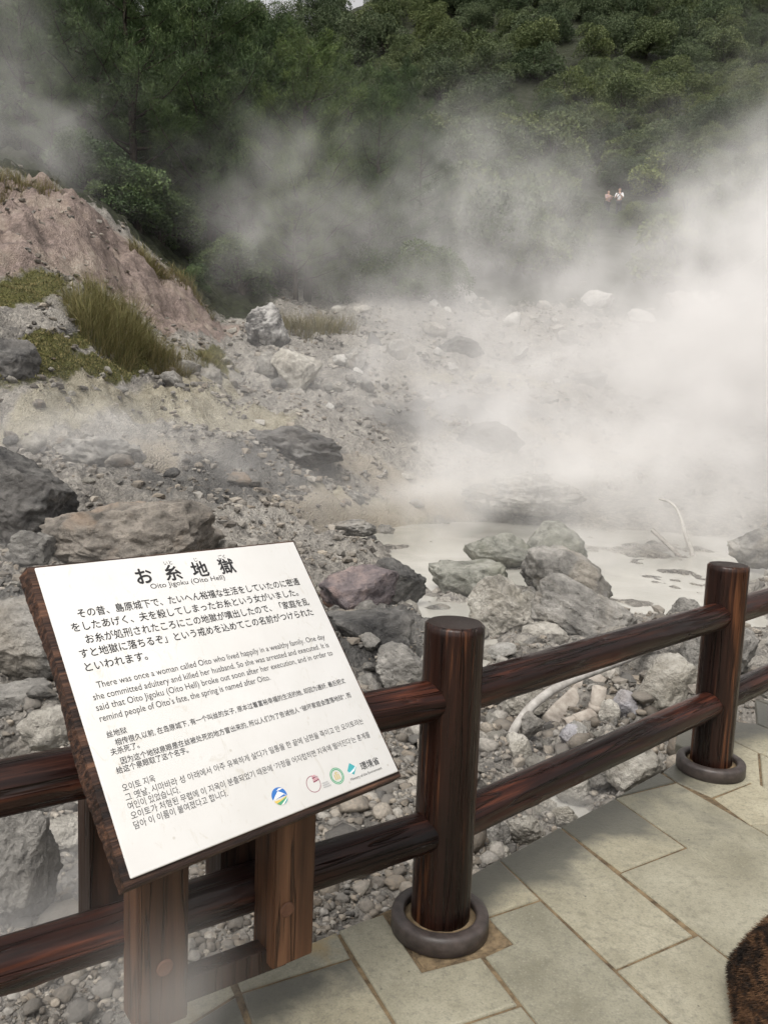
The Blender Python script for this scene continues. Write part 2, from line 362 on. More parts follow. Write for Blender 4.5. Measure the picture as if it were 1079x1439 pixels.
def ground_mat():
    m = NM('ground_soil'); c = m.coord(kind='Object', off=False)
    (za, zp, zy), zf = m.attr('zone'); (zd, zs, zw), _ = m.attr('zone2')
    n1 = m.noise(c, .9, 8, .62, .4); n2 = m.noise(c, 5, 7, .65); n3 = m.noise(c, 28, 5, .7)
    f = m.math('ADD', m.math('ADD', m.math('MULTIPLY', n1, .5), m.math('MULTIPLY', n2, .3)), m.math('MULTIPLY', n3, .2))
    col = m.ramp(f, [(.37, (.07, .066, .061)), (.45, (.18, .169, .152)), (.52, (.285, .268, .24)), (.59, (.37, .352, .32)), (.67, (.52, .50, .46))])
    peb = m.voro(c, 16, out='Color'); psp = m.n('ShaderNodeSeparateColor'); m.l(peb, psp.inputs[0])
    col = m.mix(m.math('MULTIPLY', m.ramp(psp.outputs[0], [(.5, 0.0), (.9, 1.0)]), .45), col, (.46, .43, .38))
    col = m.mix(m.math('MULTIPLY', m.ramp(psp.outputs[1], [(.6, 0.0), (.9, 1.0)]), .45), col, (.13, .125, .118))
    def blend(mask, colr, lo=.35, hi=.65, amt=.9):
        nonlocal col
        k = m.math('ADD', mask, m.math('MULTIPLY', m.math('SUBTRACT', n2, .5), 1.1))
        col = m.mix(m.ramp(k, [(lo, 0.0), (hi, amt)]), col, colr)
    blend(zy, m.ramp(n2, [(.35, (.23, .20, .12)), (.65, (.42, .385, .275))]), .3, .75, .6)
    blend(zd, m.ramp(f, [(.4, (.05, .05, .05)), (.55, (.13, .128, .122)), (.68, (.30, .29, .27))]), .3, .7, .85)
    tanb = m.ramp(n1, [(.48, 0.0), (.60, .5)])
    blend(zp, m.mix(tanb, m.ramp(f, [(.38, (.085, .066, .056)), (.47, (.19, .145, .125)), (.53, (.32, .25, .225)), (.60, (.42, .355, .315)), (.68, (.56, .51, .46))]), m.ramp(f, [(.4, (.085, .065, .045)), (.52, (.20, .16, .115)), (.66, (.38, .33, .26))])), .3, .6, .95)
    blend(zs, m.ramp(f, [(.4, (.27, .235, .185)), (.6, (.37, .33, .27))]), .3, .7, .85)
    blend(za, m.ramp(n3, [(.3, (.035, .038, .008)), (.55, (.085, .085, .016)), (.75, (.15, .135, .03))]), .35, .6, .95)
    blend(zf, m.ramp(n2, [(.35, (.012, .015, .007)), (.65, (.035, .042, .018))]), .35, .6, 1)
    h = m.math('ADD', m.math('ADD', n2, m.math('MULTIPLY', n3, .6)), m.math('MULTIPLY', m.voro(c, 30), -.45))
    return m.done(col, m.ramp(n1, [(.4, .55), (.55, .9)]), h, 1.0, .08, .3)
M_GROUND = ground_mat()
gm = mk_mesh('ground', np.stack([GX, GY, GZ], 1), GF, M_GROUND)
def colattr(me, name, arr):
    a = me.color_attributes.new(name, 'FLOAT_COLOR', 'POINT'); a.data.foreach_set('color', np.asarray(arr, np.float32).ravel())
colattr(gm, 'zone', np.stack([moss * rocky, pink * rocky, yel, frm], 1))
colattr(gm, 'zone2', np.stack([dark, sand, pathm, np.ones_like(dark)], 1))
tag(obj('ground', gm), 'pale grey volcanic ground of rubble and clay climbing to forest', None, kind='structure')
def gz(x, y):   # height of the finished ground
    r = math.hypot(x, y); t = math.atan2(x, y)
    i = int(round((math.log(max(r, .5)) - math.log(.5)) / (math.log(420) - math.log(.5)) * (NR - 1)))
    j = int(round((t + math.radians(62)) / math.radians(124) * (NA - 1)))
    return float(GZ[min(max(i, 0), NR - 1) * NA + min(max(j, 0), NA - 1)])

# pond
def water_mat():
    m = NM('milky_water'); c = m.coord(off=False); n = m.noise(c, .8, 4, .5, .6); k = m.noise(c, 14, 3, .5)
    return m.done(m.ramp(n, [(.35, (.32, .315, .28)), (.65, (.43, .42, .38))]), .16, k, .12, .02, .5)
wx = np.linspace(-9, 22, 40); wy = np.linspace(2.6, 21, 30); WXg, WYg = np.meshgrid(wx, wy)
wi = np.arange(1200).reshape(30, 40)
wf = np.stack([wi[:-1, :-1], wi[:-1, 1:], wi[1:, 1:], wi[1:, :-1]], -1).reshape(-1, 4)
tag(obj('water', mk_mesh('water', np.stack([WXg.ravel(), WYg.ravel(), np.full(1200, WZ)], 1), wf, water_mat())), 'milky grey hot spring water pooled between the boulders', None, kind='structure')
# ------------------------------------------------------------------ pavement of stone slabs
def slab_mat():
    m = NM('paving_stone'); c = m.coord(off=False); at_, al = m.attr('slab')
    n1 = m.noise(c, 3.2, 6, .6, .3); n2 = m.noise(c, 40, 5, .7); sp = m.noise(c, 150, 3, .6)
    base = m.ramp(n1, [(.3, (.24, .226, .175)), (.5, (.325, .308, .245)), (.7, (.41, .39, .32))])
    tint = m.mix(at_[0], (.72, .73, .70), (1.12, 1.09, 1.0)); base = m.mix(1, base, tint, 'MULTIPLY')
    base = m.mix(m.ramp(n2, [(.36, .45), (.5, 0.0)]), base, (.13, .125, .10))
    base = m.mix(m.ramp(sp, [(.36, .3), (.48, 0.0)]), base, (.10, .098, .08)); base = m.mix(m.ramp(sp, [(.58, 0.0), (.7, .22)]), base, (.5, .48, .41))
    base = m.mix(m.ramp(m.noise(c, 7, 6, .7, .6), [(.54, 0.0), (.68, .45)]), base, (.16, .15, .11))
    speck = m.math('MULTIPLY', m.ramp(m.voro(m.coord((1, 1, 1), off=False), 26), [(.05, 1.0), (.11, 0.0)]), m.ramp(m.noise(c, 9, 3), [(.5, 0.0), (.62, .8)]))
    base = m.mix(speck, base, (.035, .033, .03))
    wet = m.math('ADD', at_[1], m.math('MULTIPLY', m.math('SUBTRACT', m.math('ADD', m.math('MULTIPLY', n1, .5), m.math('MULTIPLY', m.noise(c, 1.1, 5, .6, .8), .5)), .5), 2.6))
    wk = m.ramp(wet, [(.42, 0.0), (.72, 1.0)])
    base = m.mix(m.math('MULTIPLY', wk, .85), base, (.068, .068, .058))
    och = m.ramp(m.math('ADD', at_[2], m.math('MULTIPLY', m.math('SUBTRACT', n1, .5), 1.6)), [(.5, 0.0), (.72, .85)])
    base = m.mix(och, base, (.31, .235, .115))
    rough = m.math('SUBTRACT', .66, m.math('MULTIPLY', wk, .3))
    h = m.math('ADD', m.math('MULTIPLY', n2, .7), m.math('MULTIPLY', sp, .4))
    return m.done(base, rough, h, .35, .006, .4)
M_SLAB = slab_mat()
M_MORTAR = NM('mortar'); M_MORTAR = M_MORTAR.done(M_MORTAR.ramp(M_MORTAR.noise(M_MORTAR.coord(off=False), 22, 6, .7), [(.35, (.06, .044, .028)), (.65, (.23, .17, .10))]), .9, M_MORTAR.noise(M_MORTAR.coord(off=False), 90, 4), .6, .004)
D1 = np.array([math.cos(math.radians(-65.3)), math.sin(math.radians(-65.3))])
D2 = np.array([math.cos(math.radians(29.8)), math.sin(math.radians(29.8))])
E0, E1, E2, E3 = (-.552, 1.795), (-.357, 1.974), (-.088, 2.178), (.056, 2.262)
E4, E5, E6, E7, E8 = (.337, 2.498), (.444, 2.60), (.709, 2.843), (.987, 3.095), (1.262, 3.361)
A = {-3: np.array([-.62, 1.74]), -2: np.array([-.352, 1.95]), -1: np.array([-.088, 2.178]), 0: np.array([.325, 2.09]), 1: np.array([.444, 2.60]),
     2: np.array([.709, 2.841]), 3: np.array([.987, 3.093]), 4: np.array([1.299, 3.257])}
for k in range(5, 14): A[k] = A[4] + D2 * .31 * (k - 4) + D1 * (.0 if k % 2 else -.25)
for k in range(-8, -3): A[k] = A[-3] + D2 * .30 * (k + 3)
tiles = [  # polygon, wetness
    ([E2, (-.02, 2.228), (.048, 2.268), (.156, 2.019), (.325, 2.09), (.402, 1.905), (.106, 1.765)], 0),
    ([(.313, 2.402), (.30, 2.462), E5, (.547, 2.372), (.362, 2.268)], .45),
    ([(.362, 2.268), (.547, 2.372), (.86, 1.688), (.53, 1.61), (.332, 2.092), (.422, 2.153)], 0),
    ([E5, E6, (.979, 2.222), (.697, 2.056)], .5),
    ([E6, E7, (1.143, 2.727), (.854, 2.546)], .42),
    ([E7, E8, (1.299, 3.262)], .55),
    ([(.987, 3.093), (1.299, 3.257), (1.555, 2.70), (1.285, 2.399)], .1)]
def _at(k, s): return tuple(A[k] + D1 * s)
def _s(k, p): return float((np.array(p) - A[k]) @ D1)
def column(k, pL, pR, n=3, ln=.74):      # go on with slabs towards the viewer between joints k and k+1
    sL, sR = _s(k, pL), _s(k + 1, pR)
    for i in range(n):
        tiles.append(([_at(k, sL + i * ln), _at(k + 1, sR + i * ln), _at(k + 1, sR + (i + 1) * ln), _at(k, sL + (i + 1) * ln)], 0))
column(-1, (.106, 1.765), (.402, 1.905)); column(0, (.53, 1.61), (.86, 1.688), 2); column(1, (.697, 2.056), (.979, 2.222)); column(2, (.854, 2.546), (1.143, 2.727))
tiles.append(([(1.14, 2.735), _at(3, .77), (1.555, 2.70), (1.285, 2.40)], 0) if False else ([_at(3, .7), (1.555, 2.70), _at(4, 1.4), _at(3, 1.45)], 0))
column(3, _at(3, 1.45), _at(4, 1.4), 2)
tiles.append(([(1.30, 3.262), (1.27, 3.36), (1.40, 3.50), (1.60, 3.44), (1.655, 3.30), (1.40, 3.13)], .35))
tiles.append(([(1.403, 3.125), (1.655, 3.30), _at(5, .5), _at(4, .38)], .1))
column(4, _at(4, .38), _at(5, .5), 4)
for k in range(5, 13):
    tiles.append(([_at(k, -.30), _at(k + 1, -.30), _at(k + 1, .2), _at(k, .2)], .3)); column(k, _at(k, .2), _at(k + 1, .2), 5)
# the kerb course left of the first post and the slabs below it
tiles += [([E1, E2, (-.04, 2.063), (-.324, 1.911)], -1), ([E0, (-.366, 1.967), (-.333, 1.905), (-.50, 1.72)], -1)]
tiles.append(([(-.324, 1.911), (-.04, 2.063), (.106, 1.765), _at(-2, .36)], .25))
column(-2, _at(-2, .36), (.106, 1.765))
tiles.append(([(-.50, 1.72), (-.333, 1.905), _at(-2, .5), _at(-3, .42)], .2))
column(-3, _at(-3, .42), _at(-2, .5))
for k in range(-8, -3): column(k, _at(k, 0), _at(k + 1, 0), 4)
def shrink(poly, d):
    P = [np.array(p[:2], float) for p in poly]; n = len(P); out = []
    ar = sum(P[i][0] * P[(i + 1) % n][1] - P[(i + 1) % n][0] * P[i][1] for i in range(n))
    if ar < 0: P = P[::-1]
    for i in range(n):
        a, b, c = P[i - 1], P[i], P[(i + 1) % n]
        u = (b - a) / np.linalg.norm(b - a); v = (c - b) / np.linalg.norm(c - b)
        n1_, n2_ = np.array([-u[1], u[0]]), np.array([-v[1], v[0]]); bis = n1_ + n2_; den = max(bis @ bis / 2, .3)
        out.append(b + bis * d / den)
    return out
rs = np.random.RandomState(3)
bmD = bmesh.new(); lay = bmD.verts.layers.float_color.new('slab')
for poly, wet in tiles:
    P = shrink(poly, .0036 + rs.uniform(0, .0016)); bt = bmesh.new(); n = len(P); dz = rs.uniform(-.0025, .0015)
    vt = [bt.verts.new((p[0], p[1], dz)) for p in P]; vb = [bt.verts.new((p[0], p[1], -.045)) for p in P]
    bt.faces.new(vt); bt.faces.new(vb[::-1])
    for i in range(n): bt.faces.new((vt[i], vb[i], vb[(i + 1) % n], vt[(i + 1) % n]))
    bmesh.ops.recalc_face_normals(bt, faces=bt.faces[:])
    te = [e for e in bt.edges if all(v.co.z > -.02 for v in e.verts)]
    bmesh.ops.bevel(bt, geom=te, offset=.006, segments=2, affect='EDGES', profile=.5)
    bmesh.ops.triangulate(bt, faces=[f for f in bt.faces if len(f.verts) > 4])
    for _ in range(5):
        el = [e for e in bt.edges if e.calc_length() > .07]
        if not el: break
        bmesh.ops.subdivide_edges(bt, edges=el, cuts=1); bmesh.ops.triangulate(bt, faces=[f for f in bt.faces if len(f.verts) > 4])
    tint = rs.uniform(0, 1); mp = {}
    for v in bt.verts:
        nv = bmD.verts.new(v.co); mp[v] = nv
        nrm = (v.co.y - (2.178 + .96 * (v.co.x + .088)))   # distance from the outer edge line
        d = -nrm * .72
        wv = wet * (1 - sstep(.0, .42, d)) * 1.9 if wet > 0 else 0
        oc = .85 if wet == -1 else (.25 if d < .1 and v.co.x < .1 else 0)
        nv[lay] = (tint, wv + .25, oc * .5, 1)
    for f in bt.faces:
        try: bmD.faces.new([mp[v] for v in f.verts])
        except ValueError: pass
    bt.free()
pv = tag(obj('pavement', bm_mesh('pavement', bmD, M_SLAB)), 'pale greenish stone slabs of the viewing pavement', None, kind='structure')
# mortar bed and edge block under the slabs
edge = [(-2.3, .55), (-1.2, 1.33), E0, E1, E2, (.04, 2.29), (.19, 2.40), E4, E5, E6, E7, E8, (1.45, 3.53), (2.4, 4.3), (4.6, 6.1)]
bmB = bmesh.new(); P = [np.array(e) + np.array([.69, -.72]) * .012 for e in edge] + [np.array([6.0, 4.5]), np.array([6, -1.5]), np.array([-3.2, -1.5])]
vt = [bmB.verts.new((p[0], p[1], -.007)) for p in P]; vb = [bmB.verts.new((p[0], p[1], -.75)) for p in P]
bmB.faces.new(vt[::-1]); n = len(P)
for i in range(n): bmB.faces.new((vt[i], vb[i], vb[(i + 1) % n], vt[(i + 1) % n]))
bmesh.ops.recalc_face_normals(bmB, faces=bmB.faces[:])
tag(obj('pavement_base', bm_mesh('pavement_base', bmB, M_MORTAR)), 'sandy mortar bed showing in the joints of the stone slabs', None, kind='structure')

# ------------------------------------------------------------------ timber fence
P1, P2 = np.array([.214, 2.2124]), np.array([1.4967, 3.3933])
dR = (P2 - P1) / np.linalg.norm(P2 - P1); SP = np.linalg.norm(P2 - P1)
dL = np.array([-.6174, 1.6568]) - P1; dL /= np.linalg.norm(dL)
PL = P1 + dL * SP; P3 = P2 + dR * SP
fence = empty('wooden_fence', (P1[0], P1[1], 0), 'dark brown log fence with two rails between round posts', 'fence')
def log_mesh(name, L, r, seed, mat, end=None, knots=0, taper=1.0, chamfer=.006, n=40):
    m = int(L / .018) + 3; rs = np.random.RandomState(seed); z = np.linspace(0, L, m); a = np.linspace(0, 2 * math.pi, n, endpoint=False)
    Z, Aa = np.meshgrid(z, a, indexing='ij'); q = np.stack([np.cos(Aa).ravel() * 2.2, np.sin(Aa).ravel() * 2.2, Z.ravel() * 1.6 + seed * 7], 1)
    q2 = q * np.array([3.2, 3.2, .55])
    d = r * (1 + .035 * fbm(q, 3) * (1 if knots else .3) - .045 * np.clip(ridged(q2, 2) - .8, 0, 1)) * (1 + (taper - 1) * Z.ravel() / L)
    for k in range(knots):
        za, aa = rs.uniform(.08, L - .08), rs.uniform(0, 2 * math.pi); da = (Aa.ravel() - aa + math.pi) % (2 * math.pi) - math.pi
        e = np.hypot((Z.ravel() - za) / .028, da * r / .02); d += .006 * np.exp(-e ** 2) - .009 * np.exp(-(e * 2.4) ** 2)
    if knots:                                     # long drying cracks
        for k in range(3):
            ac = rs.uniform(0, 2 * math.pi); wob = ac + .25 * np.sin(Z.ravel() * rs.uniform(2, 5) + rs.uniform(0, 6)) ; da = (Aa.ravel() - wob + math.pi) % (2 * math.pi) - math.pi
            z0, z1 = sorted(rs.uniform(0, L, 2)); k_ = sstep(z0 - .1, z0, Z.ravel()) * (1 - sstep(z1, z1 + .2, Z.ravel()))
            d -= .007 * k_ * np.exp(-(da * r / .004) ** 2)
    V = np.stack([np.cos(Aa.ravel()) * d, np.sin(Aa.ravel()) * d, Z.ravel()], 1)
    ix = np.arange(m * n).reshape(m, n); jx = np.roll(ix, -1, 1)
    F = [tuple(int(t) for t in q_) for q_ in np.stack([ix[:-1], jx[:-1], jx[1:], ix[1:]], -1).reshape(-1, 4)]; mi = [0] * len(F)
    Vl = [V]; o = len(V)
    for row, zz, flip in ((ix[0], -chamfer, True), (ix[-1], L + chamfer, False)):
        R = V[row].copy(); R[:, :2] *= 1 - chamfer / r * 1.1; R[:, 2] = zz; Vl.append(R); rr_ = list(range(o, o + n)); o += n
        for j in range(n):
            k = (j + 1) % n; qd = (int(row[j]), int(row[k]), rr_[k], rr_[j]); F.append(qd[::-1] if flip else qd); mi.append(0)
        c_ = R.mean(0); Vl.append(c_[None]); 
        for j in range(n):
            t = (rr_[j], rr_[(j + 1) % n], o); F.append(t[::-1] if flip else t); mi.append(1)
        o += 1
    return mk_mesh(name, np.concatenate(Vl), F, smooth=True, mats=[mat, end or mat], mi=mi)
M_RING = NM('ring_iron'); M_RING = M_RING.done(M_RING.ramp(M_RING.noise(M_RING.coord(), 30, 5), [(.3, (.03, .024, .022)), (.7, (.075, .06, .055))]), .45, M_RING.noise(M_RING.coord(), 140, 3), .3, .003, .5)
def lathe(prof, n=48):
    V = []; F = []; m = len(prof)
    for i in range(n):
        a = 2 * math.pi * i / n
        for r_, z_ in prof: V.append((r_ * math.cos(a), r_ * math.sin(a), z_))
    for i in range(n):
        for j in range(m):
            k = (j + 1) % m; F.append((i * m + j, ((i + 1) % n) * m + j, ((i + 1) % n) * m + k, i * m + k))
    return np.array(V), F
ringp = [(.107, .0), (.107, .050), (.110, .055), (.116, .057), (.134, .057), (.142, .052), (.145, .045), (.145, .003), (.140, .0)]
mring = mk_mesh('base_ring', *lathe(ringp), M_RING)
msand = mk_mesh('mortar_fill', *lathe([(.05, -.005), (.05, .046), (.09, .043), (.1095, .034), (.1095, -.005)]), M_MORTAR)
for i, p in enumerate((P1, P2, PL, P3)):
    po = obj('post', log_mesh('post', .958 if i < 2 else .95, .0885, 20 + i, M_POST, M_END, 0, .97, .008, 56), fence)
    po.location = (p[0] - P1[0], p[1] - P1[1], -.035)
    for nm_, me_ in (('base_ring', mring), ('mortar_fill', msand)):
        rg = obj(nm_, me_, po); rg.location = (0, 0, .035)
# square mortar pads where the posts are set
for p, a in ((np.array([.2265, 2.2125]), 25.0), (P2, 42.0), (PL, 34), (P3, 42)):
    bmP = box_bm(.288, .268, .04, .004, 1, (0, 0, -.0225)); ob = obj('mortar_pad', bm_mesh('mortar_pad', bmP, M_MORTAR), None, (p[0] + .01, p[1] + .0, 0), (0, 0, math.radians(a)))
    ob['kind'] = 'structure'; ob['label'] = 'square tan mortar pad round the foot of a fence post'
def rail(pa, pb, h, r, seed, kn=7):
    a = np.array([*pa, h]); b = np.array([*pb, h]); d = b - a; L = np.linalg.norm(d)
    o = obj('rail', log_mesh('rail', L, r, seed, M_RAIL, M_END, kn), fence); o.location = tuple(a - np.array([P1[0], P1[1], 0]))
    o.rotation_euler = Vector(d).to_track_quat('Z', 'X').to_euler()
for k, (pa, pb) in enumerate(((P1, P2), (P1, PL), (P2, P3))):
    rail(pa, pb, .7116, .0575, 40 + k * 2); rail(pa, pb, .3177, .0575, 41 + k * 2)

# ------------------------------------------------------------------ information sign
KB = 1.11
Bc = np.array([0, 0, CH]) + KB * (np.array([-.3044, 1.5581, .9631]) - np.array([0, 0, CH]))
YAW, TILT, BW, BL = .7806, .8618, .6376 * KB, .6083 * KB
ex = np.array([math.cos(YAW), math.sin(YAW), 0]); ey = np.array([-math.sin(YAW) * math.cos(TILT), math.cos(YAW) * math.cos(TILT), math.sin(TILT)]); ez = np.cross(ex, ey)
MB = Matrix.Identity(4)
for i in range(3): MB[i][0], MB[i][1], MB[i][2], MB[i][3] = ex[i], ey[i], ez[i], Bc[i]
nL = np.array([-dL[1], dL[0]]);  nL = nL if nL[1] < 0 else -nL          # towards the pavement
fdir = -dL                                                             # along the left fence, to the right
def on_rail_line(px, py, off):
    d = ray(px, py)[:2]; return d * (((P1 + nL * off) @ nL) / (d @ nL))
LR = on_rail_line(398, 1300, .095); LL = on_rail_line(219, 1380, .095)
sign = empty('information_sign', ((LR[0] + LL[0]) / 2, (LR[1] + LL[1]) / 2, .17), 'slanted white multilingual information board on a dark timber stand', 'sign')
SI = Matrix.Translation(-sign.location)
def put(name, me, Mw, parent=sign):
    o = bpy.data.objects.new(name, me); COL.objects.link(o); o.parent = parent
    o.matrix_local = (SI @ Mw) if parent is sign else Mw
    return o
def board_mesh():                             # backing board, its left and right ends weathered and ragged
    TH = .042; nx, ny = 36, 150; rs = np.random.RandomState(8); xs = np.linspace(-1, 1, nx); ys = np.linspace(-1, 1, ny); V = []; F = []
    lf = [.0012 * rs.rand() + .0016 * (.5 + .5 * math.sin(i * .8) * math.sin(i * .21)) for i in range(ny)]
    for zz in (0, -TH):
        for j, y in enumerate(ys):
            for i, x in enumerate(xs):
                xx = x * BW / 2; e = max(0, abs(x) - .94) / .06
                V.append((xx - math.copysign(1, x) * lf[j] * e + (.004 * math.sin(y * 5) if zz < 0 else 0) * e, y * BL / 2, zz - .0015 * (abs(y) > .99)))
    o = nx * ny; g = lambda i, j, k: k * o + j * nx + i
    for j in range(ny - 1):
        for i in range(nx - 1):
            F.append((g(i, j, 0), g(i + 1, j, 0), g(i + 1, j + 1, 0), g(i, j + 1, 0))); F.append((g(i, j, 1), g(i, j + 1, 1), g(i + 1, j + 1, 1), g(i + 1, j, 1)))
        F.append((g(0, j, 0), g(0, j + 1, 0), g(0, j + 1, 1), g(0, j, 1))); F.append((g(nx - 1, j, 0), g(nx - 1, j, 1), g(nx - 1, j + 1, 1), g(nx - 1, j + 1, 0)))
    for i in range(nx - 1):
        F.append((g(i, 0, 0), g(i, 0, 1), g(i + 1, 0, 1), g(i + 1, 0, 0))); F.append((g(i, ny - 1, 0), g(i + 1, ny - 1, 0), g(i + 1, ny - 1, 1), g(i, ny - 1, 1)))
    return mk_mesh('backing_board', V, F, M_FRAME, smooth=False)
def frame_mat():
    m = NM('weathered_board'); g = m.noise(m.coord((3, 130, 60)), 1, 5, .65, .4); b = m.noise(m.coord((9, 9, 9)), 1, 3)
    col = m.ramp(g, [(.36, (.012, .006, .005)), (.5, (.06, .03, .02)), (.66, (.17, .085, .05))]); col = m.mix(1, col, m.ramp(b, [(.35, .35), (.62, 1.0)]), 'MULTIPLY')
    return m.done(col, .6, g, .9, .006, .35)
M_FRAME = frame_mat()
put('backing_board', board_mesh(), MB)
def plate_mat():
    m = NM('white_plate'); c = m.coord(off=False); n = m.noise(c, 5, 5, .6); s = m.noise(m.coord((1.6, .7, 1), off=False), 20, 6, .72, 1.6); d = m.noise(c, 70, 4, .6)
    col = m.ramp(n, [(.3, (.61, .605, .585)), (.7, (.67, .668, .655))])
    col = m.mix(m.ramp(s, [(.58, 0.0), (.72, .55)]), col, (.48, .45, .38))
    col = m.mix(m.ramp(m.voro(c, 15), [(.03, .55), (.06, 0.0)]), col, (.42, .39, .33))
    return m.done(col, m.ramp(s, [(.3, .3), (.7, .5)]), d, .05, .002, .5)
PX0, PX1, PY0, PY1 = -.3055 * KB, .3115 * KB, -.2925 * KB, .2985 * KB
plate = put('sign_plate', bm_mesh('sign_plate', box_bm(PX1 - PX0, PY1 - PY0, .006, .0025, 2), plate_mat(), True), MB @ Matrix.Translation(((PX0 + PX1) / 2, (PY0 + PY1) / 2, .003)))
PO = np.array([(PX0 + PX1) / 2, (PY0 + PY1) / 2])
def ink(name, col): return plain(name, col, .5, .3)
M_INK = ink('black_ink', (.025, .025, .027)); M_INK2 = ink('grey_ink', (.06, .06, .062)); M_INK3 = ink('light_grey_ink', (.14, .14, .145))
dg = None
def text_geo(s, x0, y0, x1=None, h=.02, bold=0, center=False):
    """verts, faces of one line of text; baseline starts at (x0, y0) and ends at x1 (board units of the unscaled board)"""
    cu = bpy.data.curves.new('line', 'FONT'); cu.body = s; cu.size = 1; cu.resolution_u = 3
    o = bpy.data.objects.new('line', cu); COL.objects.link(o); bpy.context.view_layer.update()
    me = bpy.data.meshes.new_from_object(o.evaluated_get(bpy.context.evaluated_depsgraph_get()))
    n = len(me.vertices); V = np.empty(n * 3, np.float32); me.vertices.foreach_get('co', V); V = V.reshape(-1, 3)
    F = [tuple(p.vertices) for p in me.polygons]; bpy.data.objects.remove(o); bpy.data.curves.remove(cu); bpy.data.meshes.remove(me)
    if not n: return np.zeros((0, 3)), []
    V = V - np.array([V[:, 0].min(), 0, 0]); wd = V[:, 0].max()
    sx = (x1 - x0) / wd if x1 is not None else h
    V = V * np.array([sx, h, 0])
    if center: V[:, 0] -= V[:, 0].max() / 2
    V = V + np.array([x0, y0, 0])
    if bold:                                       # heavier strokes: the same outlines again, a hair apart
        W, G = [], []
        for i, (a, b) in enumerate(((0, 0), (1, 0), (-1, 0), (0, 1), (0, -1))):
            W.append(V + np.array([a * bold * h, b * bold * h, i * 2e-5])); G += [tuple(q + i * n for q in f) for f in F]
        V, F = np.concatenate(W), G
    return V * KB, F
def block(name, lines, mat):
    V, F = join([text_geo(*a[:4], **a[4]) for a in lines])
    V[:, :2] -= PO; V[:, 2] += .0036
    o = put(name, mk_mesh(name, V, F, mat, smooth=False), Matrix.Identity(4), plate); return o
g = dict
block('heading', [('お', -.0977, .2375, None, g(h=.041, bold=.022, center=True)), ('糸', -.0323, .238, None, g(h=.041, bold=.022, center=True)), ('地', .0330, .238, None, g(h=.041, bold=.022, center=True)), ('獄', .1015, .238, None, g(h=.041, bold=.022, center=True)),
    ('いと', -.0345, .2735, None, g(h=.0115, center=True)), ('じ', .0325, .2735, None, g(h=.0115, center=True)), ('ごく', .0985, .2735, None, g(h=.0115, center=True)),
    ('Oito Jigoku (Oito Hell)', -.0922, .2215, .0848, g(h=.0165))], M_INK)
J = g(h=.0205, bold=.008)
block('japanese_lettering', [('その昔、島原城下で、たいへん裕福な生活をしていたのに密通', -.2548, .1825, .2743, J), ('をしたあげく、夫を殺してしまったお糸という女がいました。', -.2738, .1556, .2575, J),
    ('お糸が処刑されたころにこの地獄が噴出したので、「家庭を乱', -.2553, .1280, .2756, J), ('すと地獄に落ちるぞ」という戒めを込めてこの名前がつけられた', -.2742, .1010, .2744, J), ('といわれます。', -.2723, .0735, -.1500, J)], M_INK)
Eh = g(h=.0182)
block('english_lettering', [('There was once a woman called Oito who lived happily in a wealthy family. One day', -.2618, .0372, .2763, Eh), ('she committed adultery and killed her husband. So she was arrested and executed. It is', -.2749, .0160, .277, Eh),
    ('said that Oito Jigoku (Oito Hell) broke out soon after her execution, and in order to', -.2757, -.0045, .2776, Eh), ('remind people of Oito\u2019s fate, the spring is named after Oito.', -.2756, -.0255, .0943, Eh)], M_INK2)
Cc = g(h=.0135, bold=.006)
block('chinese_lettering', [('丝地狱', -.2725, -.0562, -.2351, Cc), ('相传很久以前, 在岛原城下, 有一个叫丝的女子, 原本过着富裕幸福的生活的她, 却因为通奸, 最后把丈', -.2619, -.0735, .2779, Cc),
    ('夫杀死了。', -.275, -.0885, -.222, Cc), ('因为这个地狱泉眼是在丝被处死的地方冒出来的, 所以人们为了告诫他人 “破坏家庭会堕落地狱”, 而', -.2627, -.1080, .2762, Cc), ('给这个泉眼取了这个名字。', -.2752, -.1222, -.136, Cc)], M_INK2)
Kk = g(h=.0150)
block('korean_lettering', [('오이토 지옥', -.2747, -.1545, -.2136, Kk), ('그 옛날, 시마바라 성 아래에서 아주 유복하게 살다가 밀통을 한 끝에 남편을 죽이고 만 오이토라는', -.2747, -.1712, .2773, Kk),
    ('여인이 있었습니다.', -.2749, -.1868, -.1771, Kk), ('오이토가 처형된 무렵에 이 지옥이 분출되었기 때문에 ‘가정을 어지럽히면 지옥에 떨어진다’는 훈계를', -.275, -.2035, .2787, Kk), ('담아 이 이름이 붙여졌다고 합니다.', -.2752, -.2200, -.0911, Kk)], M_INK2)
